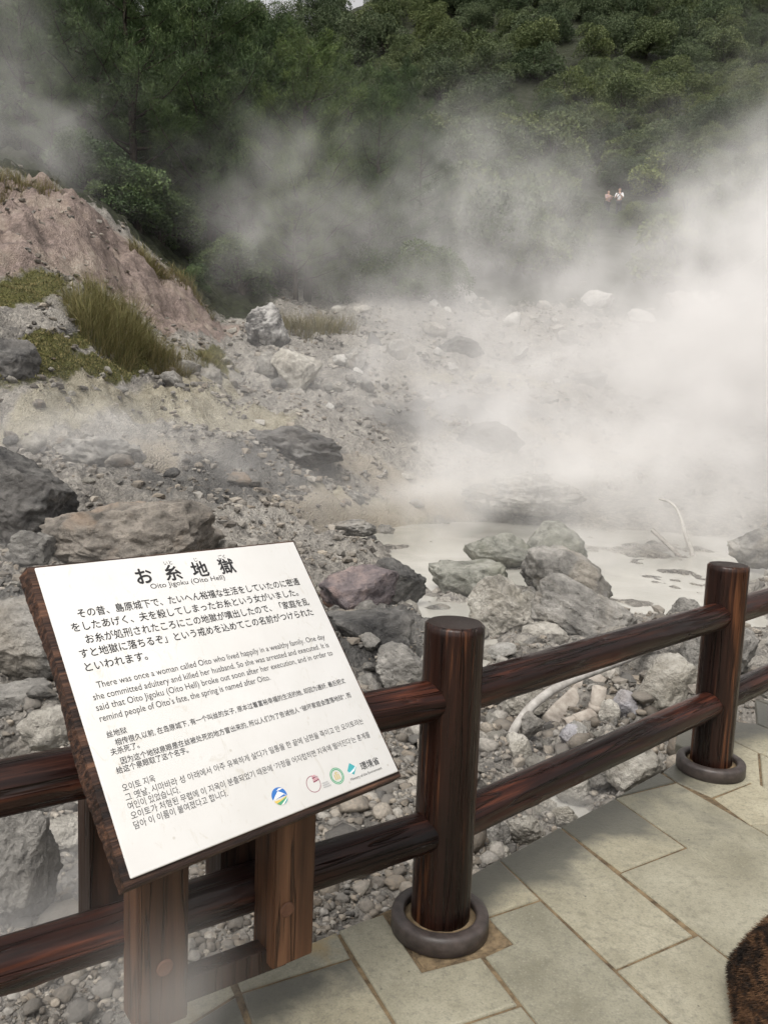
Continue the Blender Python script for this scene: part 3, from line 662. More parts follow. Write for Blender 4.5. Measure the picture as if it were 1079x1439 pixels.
# emblems along the bottom edge
def flat(polys, mats, name, z=.0034):
    V = []; F = []; mi = []; o = 0
    for i, (pl, mt) in enumerate(polys):
        P = np.array(pl, float) * KB - PO; V.append(np.column_stack([P, np.full(len(P), z + i * .00012)])); F.append(tuple(range(o, o + len(P)))); mi.append(mt); o += len(P)
    put(name, mk_mesh(name, np.concatenate(V), F, smooth=False, mats=mats, mi=mi), Matrix.Identity(4), plate)
def arc(cx, cy, r, a0, a1, n=28): return [(cx + r * math.cos(math.radians(a0 + (a1 - a0) * i / n)), cy + r * math.sin(math.radians(a0 + (a1 - a0) * i / n))) for i in range(n + 1)]
def ringpoly(cx, cy, r0_, r1_, a0=0, a1=360): return arc(cx, cy, r1_, a0, a1, 40) + arc(cx, cy, r0_, a1, a0, 40)
WHT = ink('emblem_white', (.74, .735, .71)); BLU = ink('emblem_blue', (.04, .16, .46)); YEL = ink('emblem_yellow', (.62, .46, .12)); GRN = ink('emblem_green', (.08, .30, .17)); TEA = ink('emblem_teal', (.06, .33, .36)); MAR = ink('emblem_maroon', (.25, .06, .10)); PNK = ink('emblem_pink', (.55, .30, .33)); GLD = ink('emblem_gold', (.52, .44, .24)); LBL = ink('emblem_sky', (.35, .58, .72))
bx, by, br = .0105, -.2535, .0172
flat([(arc(bx, by, br, -8, 190), 0), ([(bx - .017, by - .004), (bx - .008, by + .004), (bx, by + .010), (bx + .006, by + .006), (bx + .017, by - .003), (bx + .010, by + .001), (bx - .004, by - .002)], 1),
      ([(bx - .003, by + .011), (bx + .004, by + .0145), (bx + .013, by + .0125), (bx + .006, by + .011)], 1),
      ([(bx - .016, by - .006), (bx + .0, by - .0065), (bx + .016, by - .003), (bx + .010, by - .008), (bx - .008, by - .0155)], 2), ([(bx - .012, by - .0118), (bx + .002, by - .0085), (bx + .014, by - .005), (bx + .012, by - .012), (bx - .004, by - .0168)], 3),
      ([(bx - .004, by - .0165), (bx + .008, by - .0105), (bx + .0155, by - .0055), (bx + .013, by - .0115), (bx + .004, by - .0168)], 1), ([(bx + .002, by - .017), (bx + .010, by - .0115), (bx + .0155, by - .007), (bx + .0125, by - .0125), (bx + .007, by - .0158)], 4)],
     [BLU, WHT, YEL, GRN, TEA], 'blue_emblem')
px_, py_, pr = .0938, -.2545, .0168
flat([(ringpoly(px_, py_, pr - .0012, pr, 60, 395), 0)] + [([(px_ + .002 + i * .0005, py_ + .002 + i * .0035), (px_ + .010, py_ + .003 + i * .0038), (px_ + .0165, py_ + .0045 + i * .0025), (px_ + .0165 - .001 * i, py_ + .0062 + i * .0025), (px_ + .009, py_ + .0055 + i * .0036), (px_ + .001, py_ + .0045 + i * .0036)], 1 if i % 2 else 0) for i in range(4)]
     + [([(px_ + .019, py_ - .004 - i * .0042), (px_ + .034 + .002 * i, py_ - .004 - i * .0042), (px_ + .034 + .002 * i, py_ - .0062 - i * .0042), (px_ + .019, py_ - .0062 - i * .0042)], 2) for i in range(3)], [MAR, PNK, ink('emblem_grey', (.42, .42, .42))], 'circle_emblem')
gx_, gy_, gr = .1545, -.2560, .0172
flat([(ringpoly(gx_, gy_, gr - .0050, gr), 0), (ringpoly(gx_, gy_, gr - .0026, gr - .0019), 2)] + [([(gx_ - .0075 + i * .0052, gy_ - .0075), (gx_ - .0035 + i * .0052, gy_ - .0075), (gx_ - .0038 + i * .0048, gy_ + .0035 + .003 * (i == 1)), (gx_ - .0070 + i * .0048, gy_ + .0035 + .003 * (i == 1))], 1) for i in range(3)]
     + [([(gx_ - .007, gy_ + .0045), (gx_, gy_ + .009), (gx_ + .007, gy_ + .0045), (gx_, gy_ + .0065)], 1)], [GRN, GLD, WHT], 'green_emblem')
tx, ty = .1965, -.2535
flat([([(tx, ty + .013), (tx + .013, ty + .001), (tx, ty - .0125), (tx - .013, ty - .001)], 0), ([(tx - .017, ty - .005), (tx - .006, ty - .0055), (tx + .006, ty - .001), (tx + .013, ty + .005), (tx + .017, ty + .007), (tx + .012, ty + .0015), (tx + .004, ty - .0052), (tx - .006, ty - .0082)], 1),
      ([(tx - .016, ty - .0048), (tx - .006, ty - .0042), (tx + .006, ty + .0006), (tx + .014, ty + .0065), (tx + .006, ty - .0005), (tx - .006, ty - .0058)], 2)], [TEA, WHT, LBL], 'teal_emblem')
block('ministry_lettering', [('環境省', .2201, -.2625, .272, g(h=.0178, bold=.012)), ('Ministry of the Environment', .1830, -.2755, .2715, g(h=.0080))], M_INK2)
# legs of the stand: two pale ones bolted to the front of the lower rail, two dark ones behind it
LEG_A = math.atan2(fdir[1], fdir[0]) + math.radians(3)
def board_under(p):   # height of the underside of the board above a point in plan
    n_ = ez; q = Bc - ez * .043; return q[2] - ((p[0] - q[0]) * n_[0] + (p[1] - q[1]) * n_[1]) / n_[2]
def leg(pos, z0, w_, d_, mat, seed, name='leg', top=9):
    bm = box_bm(w_, d_, 1, 0); tz = {}
    R = Matrix.Rotation(LEG_A, 4, 'Z')
    for v in bm.verts:
        wp = R @ Vector((v.co.x, v.co.y, 0)); tp = board_under((pos[0] + wp.x, pos[1] + wp.y)) - .001
        v.co.z = 0 if v.co.z < 0 else min(tp, top) - z0
    bmesh.ops.bevel(bm, geom=[e for e in bm.edges], offset=.004, segments=2, affect='EDGES')
    return put(name, bm_mesh(name, bm, mat), Matrix.Translation((pos[0], pos[1], z0)) @ R)
zR, zL = .188, .148
pl_v, pl_f = lathe([(.0, .0), (.0, .004), (.016, .004), (.019, .002), (.019, .0)], 28)
mplug = mk_mesh('bolt_plug', pl_v, pl_f, M_PLUG, smooth=False)
for pos, z0, px, py in ((LR, zR, 403, 1278), (LL, zL, 232, 1360)):
    lg = leg(pos, z0, .112, .10, M_LEG, 1)
    fc = pos + nL * .0505
    d = ray(px, py); t = (fc @ nL) / (d[:2] @ nL); q = np.array([0, 0, CH]) + d * t
    o = bpy.data.objects.new('bolt_plug', mplug); COL.objects.link(o); o.parent = lg
    loc = (Matrix.Translation((pos[0], pos[1], z0)) @ Matrix.Rotation(LEG_A, 4, 'Z')).inverted() @ Vector(q); loc.y = -.0498
    o.matrix_local = Matrix.Translation(loc) @ Matrix.Rotation(math.radians(90), 4, 'X')
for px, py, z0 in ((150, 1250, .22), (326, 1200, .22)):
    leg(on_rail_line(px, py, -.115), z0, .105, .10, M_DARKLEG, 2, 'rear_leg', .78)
def beam(a, b, hh, tt, mat, name):
    d = np.array(b) - np.array(a); L = np.linalg.norm(d); bm = box_bm(L, tt, hh, .004)
    put(name, bm_mesh(name, bm, mat), Matrix.Translation(tuple((np.array(a) + b) / 2)) @ Matrix.Rotation(math.atan2(d[1], d[0]), 4, 'Z'))
a_, b_ = LL - fdir * .0 + nL * .0, LR
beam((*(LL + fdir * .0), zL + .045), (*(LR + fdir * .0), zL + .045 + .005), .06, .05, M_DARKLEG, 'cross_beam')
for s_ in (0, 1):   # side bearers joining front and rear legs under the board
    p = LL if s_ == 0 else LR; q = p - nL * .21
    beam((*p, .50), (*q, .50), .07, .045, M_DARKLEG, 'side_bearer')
# ------------------------------------------------------------------ boulders
def rock_mesh(name, seed, mat, dims=(1, .8, .6), sub=4, cuts=9, rough=.10, pits=0.0, slab=0.0):
    rs = np.random.RandomState(seed); bm = bmesh.new(); bmesh.ops.create_icosphere(bm, subdivisions=sub, radius=1)
    V = np.array([v.co[:] for v in bm.verts]); F = np.array([[v.index for v in f.verts] for f in bm.faces]); bm.free()
    V = V * (1 + .22 * fbm(V * .9 + seed * 3.7, 3)[:, None])
    for k in range(cuts):                         # broken faces
        n = rs.normal(size=3); n[2] = n[2] * .8 + .1; n /= np.linalg.norm(n); h = rs.uniform(.52, .86)
        d = V @ n - h; V = V - np.outer(np.where(d > 0, d * .88, 0), n)
    if slab: d = V[:, 2] - (.45 + .1 * V[:, 0] * slab); V[:, 2] -= np.where(d > 0, d * .9, 0)
    N = V / np.linalg.norm(V, axis=1)[:, None]
    dd = rough * .8 * fbm(V * 2.3 + seed, 3, gain=.55) + rough * .38 * (ridged(V * 3.2 + seed * 2, 3) - .5) + rough * .42 * fbm(V * 8 + seed, 4, gain=.62)
    if pits: dd -= pits * np.clip(pnoise(V * 5.5 + seed) - .18, 0, 1) * 1.2
    V = V + N * dd[:, None]; V = V / np.abs(V).max(0) * np.array(dims) * .5
    return mk_mesh(name, V, F, mat, smooth=True)
def boulder(px, pyb, wpx, hpx, mat, label, seed, dep=.8, rot=0.0, tilt=0.0, sub=5, name='boulder', group=None, sink=.22, Y=None, **kw):
    p = hit(px, pyb) if Y is None else at(px, pyb, Y)
    dist = math.hypot(p[0], p[1]); k = dist / FPX * 1.02; wd, ht = wpx * k, hpx * k
    dn = np.array([p[0], p[1]]) / dist; c = p[:2] + dn * wd * dep * .35
    ht2 = ht * 1.08
    me = rock_mesh(name, seed, mat, (wd, wd * dep, ht2 * (1 + sink)), sub, **kw)
    o = obj(name, me, None, (c[0], c[1], p[2] - ht2 * sink + ht2 * (1 + sink) * .5 - .02 * ht2))
    o.rotation_euler = (0, math.radians(tilt), rot - math.atan2(p[0], p[1]))
    tag(o, label, 'boulder' if wpx > 60 else 'rock', group); return o
B = boulder
B(30, 762, 190, 122, R_DARK, 'huge grey boulder at the left edge above the tan topped one', 1, tilt=12, sub=6, rough=.09)
B(190, 812, 262, 104, R_TAN, 'large rounded boulder with tan orange top just above the sign board', 2, tilt=9, sub=6, rough=.08, cuts=14, dep=.7)
B(8, 545, 85, 62, R_DARK, 'dark boulder at the left edge beside the mossy bank', 3, tilt=14)
B(377, 487, 66, 58, R_BW, 'black boulder with white patches at the foot of the pink slope', 4, sub=5, rough=.14)
B(425, 652, 150, 46, R_DARK, 'dark hollow looking boulder half hidden by a wisp of steam', 5, tilt=10, rough=.16, cuts=14)
B(36, 950, 180, 95, R_GREY, 'smooth grey boulder standing in water left of the sign', 6, sub=6, rough=.06)
B(28, 1018, 100, 58, R_GREY, 'flat grey slab with dark underside above the left fence rail', 7, slab=1, rough=.08)
B(72, 1062, 85, 55, R_PALE, 'pale cream rock resting right against the left upper rail in view', 8, rough=.1)
B(28, 1310, 130, 175, R_GREY, 'large rough grey boulder under the left upper rail', 9, sub=6, rough=.13)
B(92, 1198, 70, 48, R_PALE, 'pale flat rock beside the large boulder under the left rail', 10, slab=1)
B(503, 872, 118, 72, R_PINK, 'purple and pink boulder behind the top right corner of the sign', 11, rough=.09, sub=5)
B(528, 930, 155, 80, R_DARK, 'dark grey slab boulder below the purple pink one', 12, slab=1, rough=.08, sub=5)
B(560, 848, 80, 64, R_DARK, 'dark grey pointed boulder left of the flat lichen boulder', 13, rough=.1)
B(664, 842, 134, 52, R_GREEN, 'flat topped greenish boulder in front of the round steam wrapped pair', 14, slab=1, rough=.1)
B(700, 898, 132, 84, R_PALE, 'pale pitted boulder with small holes in the middle of the cluster', 15, rough=.08, sub=6, cuts=13)
B(784, 850, 150, 70, R_GREY, 'tallest grey boulder at the back of the middle cluster', 16, tilt=10, rough=.08, cuts=12)
B(820, 906, 160, 76, R_GREY, 'big boulder of dark grey stone over a pale base at the right of the cluster', 17, tilt=18, rough=.09, sub=6, cuts=13, dep=.6)
B(778, 800, 92, 64, R_GREEN, 'rounded greenish grey boulder at the back of the cluster in steam', 18, rough=.06, cuts=6)
B(698, 802, 100, 48, R_GREEN, 'low greenish boulder left of the rounded one in steam', 19, rough=.07)
B(762, 915, 74, 34, R_PALE, 'low pale angular rock in front of the middle cluster', 63, cuts=13)
B(868, 925, 70, 36, R_GREY, 'low grey rock at the right foot of the middle cluster', 64, cuts=13)
B(635, 912, 66, 34, R_GREY, 'low grey rock at the left foot of the middle cluster', 65, cuts=13)
B(800, 1128, 58, 40, R_PALE, 'pale angular rock standing in the stream just below the lower rail', 71, cuts=12)
B(838, 1108, 52, 38, R_GREY, 'grey angular rock between the stream and the flat spotted block', 72, cuts=12)
B(790, 1162, 44, 26, R_PALE, 'flat pale rock at the kerb beside the stream', 73, cuts=12)
B(562, 970, 95, 58, R_GREY, 'grey boulder below the dark slab left of the first fence post', 20, rough=.11)
B(1060, 790, 70, 48, R_GREY, 'grey boulder at the right edge beyond the second fence post', 22, rough=.1)
B(1012, 955, 110, 72, R_GREY, 'broad grey boulder behind the second fence post', 23, rough=.09)
B(938, 1003, 92, 72, R_PALE, 'large pale boulder with dark green moss left of the second fence post', 24, rough=.1)
B(913, 958, 56, 46, R_GREY, 'grey slanting slab rock behind the upper rail near the second post', 25, slab=1, tilt=20)
B(960, 880, 50, 34, R_GREY, 'small grey rock just left of the second post top', 26)
B(877, 1010, 44, 34, R_LILAC, 'smooth lilac rock beside the pipe fitting', 27, rough=.05, cuts=5)
B(852, 1020, 34, 34, R_PALE, 'round cream rock between the pipe fitting and the lilac rock', 28, rough=.06)
B(722, 1078, 50, 48, R_PALE, 'cream block of rock near the low end of the bent hose', 29, rough=.09)
B(886, 1116, 90, 60, R_PALE, 'flat pale block with black spots under the lower rail', 30, rough=.08, cuts=12)
B(690, 1196, 56, 48, R_GREY, 'grey rock right beside the first fence post under the lower rail', 31)
B(741, 1196, 62, 50, R_PALE, 'pale rough rock at the pavement edge under the lower rail', 32)
B(694, 1218, 46, 28, R_PALE, 'smallest pale rock touching the pavement edge near the first post', 33)
B(764, 1150, 36, 28, R_PALE, 'pale little rock in the stream under the lower rail', 34)
B(737, 1140, 44, 40, R_GREY, 'grey pointed rock in the stream under the lower rail', 35)
B(742, 1042, 34, 36, R_GREY, 'grey wedge shaped rock behind the cream block by the hose', 36, tilt=25)
B(735, 1008, 70, 40, R_PALE, 'pale rock under the arch of the bent hose', 37)
B(800, 1050, 32, 26, R_LILAC, 'pale lilac stone near the pipe elbow', 38, rough=.05)
B(376, 532, 42, 40, R_GREY, 'rounded grey rock at the left end of the rocky hump', 39)
B(418, 545, 75, 55, R_PALE, 'big pale boulder on the rocky hump right of the rounded grey rock', 40, rough=.08)
B(495, 525, 42, 36, R_GREY, 'grey jutting rock on top of the pale hump', 41)
B(525, 498, 26, 30, R_DARK, 'dark rock on the crest of the pale hump', 42, sub=4)
B(262, 530, 40, 28, R_GREY, 'pale grey rock at the foot of the tall grass clump', 43, sub=4)
B(293, 545, 40, 26, R_GREY, 'grey rock right of the one below the tall grass clump', 44, sub=4)
B(598, 412, 26, 24, R_WHITE, 'white topped rock highest in the far heap', 45, sub=4)
B(650, 428, 28, 28, R_WHITE, 'white faced upright rock right of the far heap', 46, sub=4)
B(570, 428, 34, 28, R_GREY, 'grey rock at the left of the far heap', 47, sub=4)
B(612, 440, 20, 18, R_WHITE, 'round white stone in the far heap upper of two', 48, sub=4)
B(626, 447, 17, 14, R_WHITE, 'round white stone in the far heap lower of two', 49, sub=4)
B(838, 434, 44, 24, R_WHITE, 'broad white boulder alone on the far bank', 50, sub=4)
B(722, 462, 30, 22, R_WHITE, 'pale boulder below the broad white one in steam', 51, sub=4)
B(985, 424, 46, 18, R_WHITE, 'flat white rock at the right of the far bank', 52, sub=4, slab=1)
B(560, 512, 44, 34, R_GREY, 'grey boulder in the steam right of the pale hump', 53, sub=4)
B(640, 505, 80, 34, R_DARK, 'dark boulder in the steam on the middle bank', 54, sub=5)
B(610, 470, 36, 20, R_PALE, 'pale boulder under the far heap', 55, sub=4)
B(680, 640, 110, 44, R_DARK, 'dark crumbling rock above the mound at the pond', 57, rough=.16)
B(830, 545, 56, 22, R_DARK, 'dark low rock in the steam on the far terrace', 58, sub=4)
B(44, 796, 70, 42, R_GREY, 'small grey boulder below the huge dark boulder', 59)
B(495, 755, 80, 24, R_GREY, 'low crumbling rock on the shore above the sign corner', 60, rough=.16)
B(140, 660, 140, 55, R_GREY, 'long grey outcrop beside the little white pool', 61, rough=.16, slab=1)
B(190, 655, 30, 26, R_GREY, 'upright grey stone in the little white pool', 62, sub=4)
# the crumbling mound in the pond
B(725, 722, 190, 52, R_GREY, 'crumbling grey mound rising from the pond in steam', 56, sub=6, rough=.18, dep=.7, cuts=2)

# smaller loose rocks, each one an object
proto = [rock_mesh('loose_rock', 100 + i, m_, (1, .8 + .05 * (i % 3), .62), 3 if i % 2 else 4, 8, .12) for i, m_ in enumerate([R_GREY, R_PALE, R_GREY, R_DARK, R_PALE, R_TAN, R_WHITE, R_GREY, R_GREEN, R_PALE])]
def on_slabs(x, y): return (x - P1[0]) * nR[0] + (y - P1[1]) * nR[1] > -.12
nR = np.array([dR[1], -dR[0]])
rs = np.random.RandomState(77)
def scatter(n, box, wpx, kinds, label, group, name='loose_rock'):
    made = 0; tries = 0
    while made < n and tries < n * 20:
        tries += 1; px, py = rs.uniform(box[0], box[2]), rs.uniform(box[1], box[3]); p = hit(px, py, water=False)
        if p[2] < WZ - .10 or (p[1] < 6 and on_slabs(p[0], p[1])): continue
        s = np.hypot(p[0], p[1]) / FPX * rs.uniform(*wpx) * rs.choice([.7, 1, 1, 1.35]); z = gz(p[0], p[1])
        o = bpy.data.objects.new(name, proto[rs.choice(kinds)]); COL.objects.link(o)
        o.location = (p[0], p[1], z + s * .16); o.scale = (s, s * rs.uniform(.75, 1.1), s * rs.uniform(.7, 1.15)); o.rotation_euler = (rs.uniform(-.5, .5), rs.uniform(-.5, .5), rs.uniform(0, 6.3))
        tag(o, label, 'rock', group); made += 1
scatter(46, (600, 930, 1079, 1110), (16, 34), [0, 1, 2, 4, 9, 6], 'pale fist sized rock in the rubble behind the fence rails', 'loose rubble rocks behind the right fence rails')
scatter(64, (420, 800, 760, 1010), (18, 46), [0, 1, 2, 4, 7, 9], 'grey loose rock among the boulders right of the sign', 'loose rocks among the boulders right of the sign')
scatter(60, (0, 540, 560, 760), (8, 30), [0, 2, 3, 7, 5, 1], 'grey loose rock on the rubble flat above the sign', 'loose rocks on the rubble flat above the sign')
scatter(80, (440, 400, 1079, 600), (8, 30), [0, 1, 6, 7, 4], 'pale rock strewn on the steaming far bank', 'rocks strewn on the steaming far bank')
scatter(26, (0, 440, 330, 570), (5, 16), [1, 4, 5, 9], 'cream stone on the mossy left bank', 'stones on the mossy left bank')
scatter(22, (560, 620, 1079, 720), (9, 26), [0, 2, 7, 4], 'grey rock at the far rim of the steaming pond', 'rocks at the far rim of the pond')
scatter(26, (0, 820, 190, 1240), (14, 34), [0, 2, 4, 9, 7], 'grey rock beside the water left of the sign', 'rocks beside the water left of the sign')

# gravel: stones nobody could count, near and middle ground
def gravel(n, seed):
    rs = np.random.RandomState(seed); pv = []
    for i in range(14):                              # eight finer stones for the near ground, six coarse ones for the rest
        bm = bmesh.new(); bmesh.ops.create_icosphere(bm, subdivisions=2 if i < 8 else 1, radius=1); v = np.array([q.co[:] for q in bm.verts]); f = np.array([[q.index for q in t.verts] for t in bm.faces]); bm.free()
        v = v * (1 + (.16 if i < 8 else .34) * rs.uniform(-1, 1, (len(v), 1)) * (i >= 8) + .25 * fbm(v * 1.1 + i * 3, 2)[:, None])
        for k in range(7 if i < 8 else 3):
            nn = rs.normal(size=3); nn /= np.linalg.norm(nn); d_ = v @ nn - rs.uniform(.35, .75); v = v - np.outer(np.where(d_ > 0, d_ * .92, 0), nn)
        v = v * (1 + .05 * rs.normal(size=(len(v), 1))); v /= np.abs(v).max(); pv.append((v, f))
    r = np.exp(rs.uniform(math.log(2.2), math.log(36), n)); t = np.radians(rs.uniform(-42, 42, n)); X, Y = r * np.sin(t), r * np.cos(t)
    s = r * np.exp(rs.normal(0, .72, n)) * np.where(r < 5, .0026, .0024); s = np.clip(s, .004, .10)
    cl = pnoise(np.stack([X * .9, Y * .9, X * 0], 1)) + .5 * pnoise(np.stack([X * 3, Y * 3, X * 0], 1))
    keep = (cl > rs.uniform(-.9, .35, n) + .62 * sstep(4.5, 7.5, r)) & ~(((X - P1[0]) * nR[0] + (Y - P1[1]) * nR[1] > -.02) & (Y < 8))
    lx = (Y - P1[1]) - (X - P1[0]) * (dL[1] / dL[0]); keep &= ~((X < P1[0]) & (lx < -.06))
    X, Y, s = X[keep], Y[keep], s[keep]
    fi = (np.log(np.maximum(np.hypot(X, Y), .5)) - math.log(.5)) / (math.log(420) - math.log(.5)) * (NR - 1); fj = (np.arctan2(X, Y) + math.radians(62)) / math.radians(124) * (NA - 1)
    z = GZ[np.clip(np.rint(fi), 0, NR - 1).astype(int) * NA + np.clip(np.rint(fj), 0, NA - 1).astype(int)]
    mk = (z > WZ - .02); sandv = np.zeros(len(X))
    pi_ = np.clip(np.rint(fi), 0, NR - 1).astype(int) * NA + np.clip(np.rint(fj), 0, NA - 1).astype(int); mk &= (pond[pi_] < .35) & (pink[pi_] * rocky[pi_] < rs.uniform(.3, 1.25, len(X))) & (moss[pi_] < .6) & (frm[pi_] < .5)
    X, Y, s, z = X[mk], Y[mk], s[mk], z[mk]; Vs = []; Fs = []; Cs = []; Sm = []; o = 0
    grp = np.where(np.hypot(X, Y) < 5.5, rs.randint(0, 8, len(X)), rs.randint(8, 14, len(X)))
    for k in range(14):
        m = grp == k; c = m.sum(); v, f = pv[k]
        a = rs.uniform(0, 6.283, c); ca, sa = np.cos(a), np.sin(a); sc = np.stack([s[m] * rs.uniform(.7, 1.3, c), s[m] * rs.uniform(.7, 1.3, c), s[m] * rs.uniform(.5, 1, c)], 1)
        W = v[None] * sc[:, None]; wx_ = W[..., 0] * ca[:, None] - W[..., 1] * sa[:, None]; wy_ = W[..., 0] * sa[:, None] + W[..., 1] * ca[:, None]
        W = np.stack([wx_ + X[m][:, None], wy_ + Y[m][:, None], W[..., 2] + z[m][:, None] + s[m][:, None] * .2], -1)
        Vs.append(W.reshape(-1, 3)); Fs.append((f[None] + (np.arange(c) * len(v))[:, None, None] + o).reshape(-1, 3)); o += c * len(v); Sm.append(np.full(c * len(f), k < 8))
        tone = rs.beta(1.4, 1.6, c); wm = rs.uniform(0, 1, c); Cs.append(np.repeat(np.stack([tone, wm, tone * 0, tone * 0 + 1], 1), len(v), 0))
    m = NM('gravel_stone'); (t_, w_, _), _a = m.attr('tone'); n_ = m.noise(m.coord(off=False), 60, 4)
    col = m.mix(w_, m.ramp(t_, [(0, (.07, .068, .065)), (.5, (.205, .197, .182)), (1, (.39, .373, .34))]), m.ramp(t_, [(0, (.08, .068, .056)), (.5, (.215, .182, .142)), (1, (.40, .35, .285))]))
    col = m.mix(m.ramp(n_, [(.35, .5), (.6, 0.0)]), col, (.12, .115, .105))
    me = mk_mesh('gravel', np.concatenate(Vs), np.concatenate(Fs), m.done(col, .85, n_, .8, .008), smooth=False)
    me.polygons.foreach_set('use_smooth', np.concatenate(Sm))
    colattr(me, 'tone', np.concatenate(Cs))
    tag(obj('gravel', me), 'grey and cream gravel spread over the volcanic ground', None, kind='stuff')
gravel(150000, 4)
# patch of close gravel right behind the first post, under the sign
# ------------------------------------------------------------------ trees, shrubs, grass
def leaf_mat(name, dark, mid, light, tr=.25):
    m = NM(name); (t_, _, _), _a = m.attr('tone'); n_ = m.noise(m.coord(), .7, 3)
    if not m.oi: pass
    f = m.math('ADD', m.math('MULTIPLY', t_, .6), m.math('MULTIPLY', n_, .4))
    col = m.ramp(f, [(.2, dark), (.5, mid), (.8, light)])
    rnd = m.ramp(m.oi.outputs['Random'], [(0, (.72, .78, .72)), (.5, (1, 1, 1)), (1, (1.25, 1.18, .85))]); col = m.mix(1, col, rnd, 'MULTIPLY')
    return m.done(col, .6, spec=.2)
L_PINE = leaf_mat('pine_needles', (.028, .048, .020), (.058, .095, .036), (.115, .16, .058))
L_BROAD = leaf_mat('broad_leaves', (.040, .058, .029), (.076, .104, .050), (.135, .165, .085))
L_SHRUB = leaf_mat('shrub_leaves', (.045, .064, .028), (.085, .115, .048), (.15, .18, .08))
BARK = NM('bark'); BARK = BARK.done(BARK.ramp(BARK.noise(BARK.coord((6, 6, 1.5)), 2, 5), [(.35, (.018, .014, .011)), (.65, (.06, .048, .038))]), .9, BARK.noise(BARK.coord((9, 9, 2)), 3, 4), .8, .03)
def cards(C, D, ln, wd, rs, curl=.0):   # leaf-shaped faces: centre, direction, length, width
    n = len(C); D = D / (np.linalg.norm(D, axis=1)[:, None] + 1e-9); R = rs.normal(size=(n, 3)); S_ = np.cross(D, R); S_ /= np.linalg.norm(S_, axis=1)[:, None] + 1e-9
    ln = np.asarray(ln).reshape(-1, 1); wd = np.asarray(wd).reshape(-1, 1); U = np.cross(S_, D)
    V = np.stack([C, C + D * ln * .45 + S_ * wd + U * wd * .3, C + D * ln, C + D * ln * .45 - S_ * wd + U * wd * .3], 1).reshape(-1, 3)
    return V, np.arange(n * 4).reshape(-1, 4)
def leafmesh(name, V, F, tone, mat):
    me = mk_mesh(name, V, F, mat, smooth=False); t = np.repeat(tone, 4); colattr(me, 'tone', np.stack([t, t, t, np.ones_like(t)], 1)); return me
def pine(seed, H=11.0):
    rs = np.random.RandomState(seed); limbs = []; T = []; lean = rs.uniform(-.05, .05, 2)
    zz = np.linspace(0, H * .96, 12); trunk = np.stack([lean[0] * zz + .12 * np.sin(zz * .6 + seed), lean[1] * zz + .12 * np.cos(zz * .5 + seed), zz], 1)
    limbs.append(tube(trunk, np.linspace(.19, .03, 12), 9)); nb = 46
    for i in range(nb):
        f = .16 + .82 * (i / nb) ** .9; z = f * H; b = np.array([np.interp(z, zz, trunk[:, k]) for k in range(3)]); a = i * 2.4 + rs.uniform(-.5, .5)
        L = H * (.30 * (1 - f) ** .75 + .06) * rs.uniform(.75, 1.25); el = rs.uniform(.05, .35) + .35 * f
        d = np.array([math.cos(a), math.sin(a), 0]); s = np.linspace(0, 1, 6)[:, None]
        P = b + d * L * s + np.array([0, 0, 1]) * (L * math.tan(el) * s * .55 + L * .28 * s ** 2) + rs.normal(0, .05, (6, 3)) * s
        limbs.append(tube(P, np.linspace(.065 * (1 - f) + .02, .008, 6), 5, False))
        nt_ = int(13 + 32 * (1 - f))
        for j in range(nt_):
            u = rs.uniform(.3, 1.0) ** .8; q = np.array([np.interp(u, s[:, 0], P[:, k]) for k in range(3)]); side = np.array([-d[1], d[0], 0]) * rs.normal(0, .30) * L * (1.15 - u)
            q2 = q + side + np.array([0, 0, abs(rs.normal(0, .18)) + .08 * np.linalg.norm(side)]); T.append(np.r_[q2, d * .5 + side * .25])
    T = np.array(T); n = len(T); k = 52
    C = np.repeat(T[:, :3], k, 0); od = np.repeat(T[:, 3:], k, 0); D = rs.normal(size=(n * k, 3)) * .65 + np.array([0, 0, .75]) + od * .6
    C = C + rs.normal(0, .11, C.shape); V, F = cards(C, D, rs.uniform(.11, .24, n * k), rs.uniform(.006, .013, n * k), rs)
    tone = np.repeat(rs.uniform(.15, .85, n), k) + rs.uniform(-.15, .15, n * k)
    return mk_mesh('trunk', *join(limbs), BARK), leafmesh('crown', V, F, np.clip(tone, 0, 1), L_PINE)
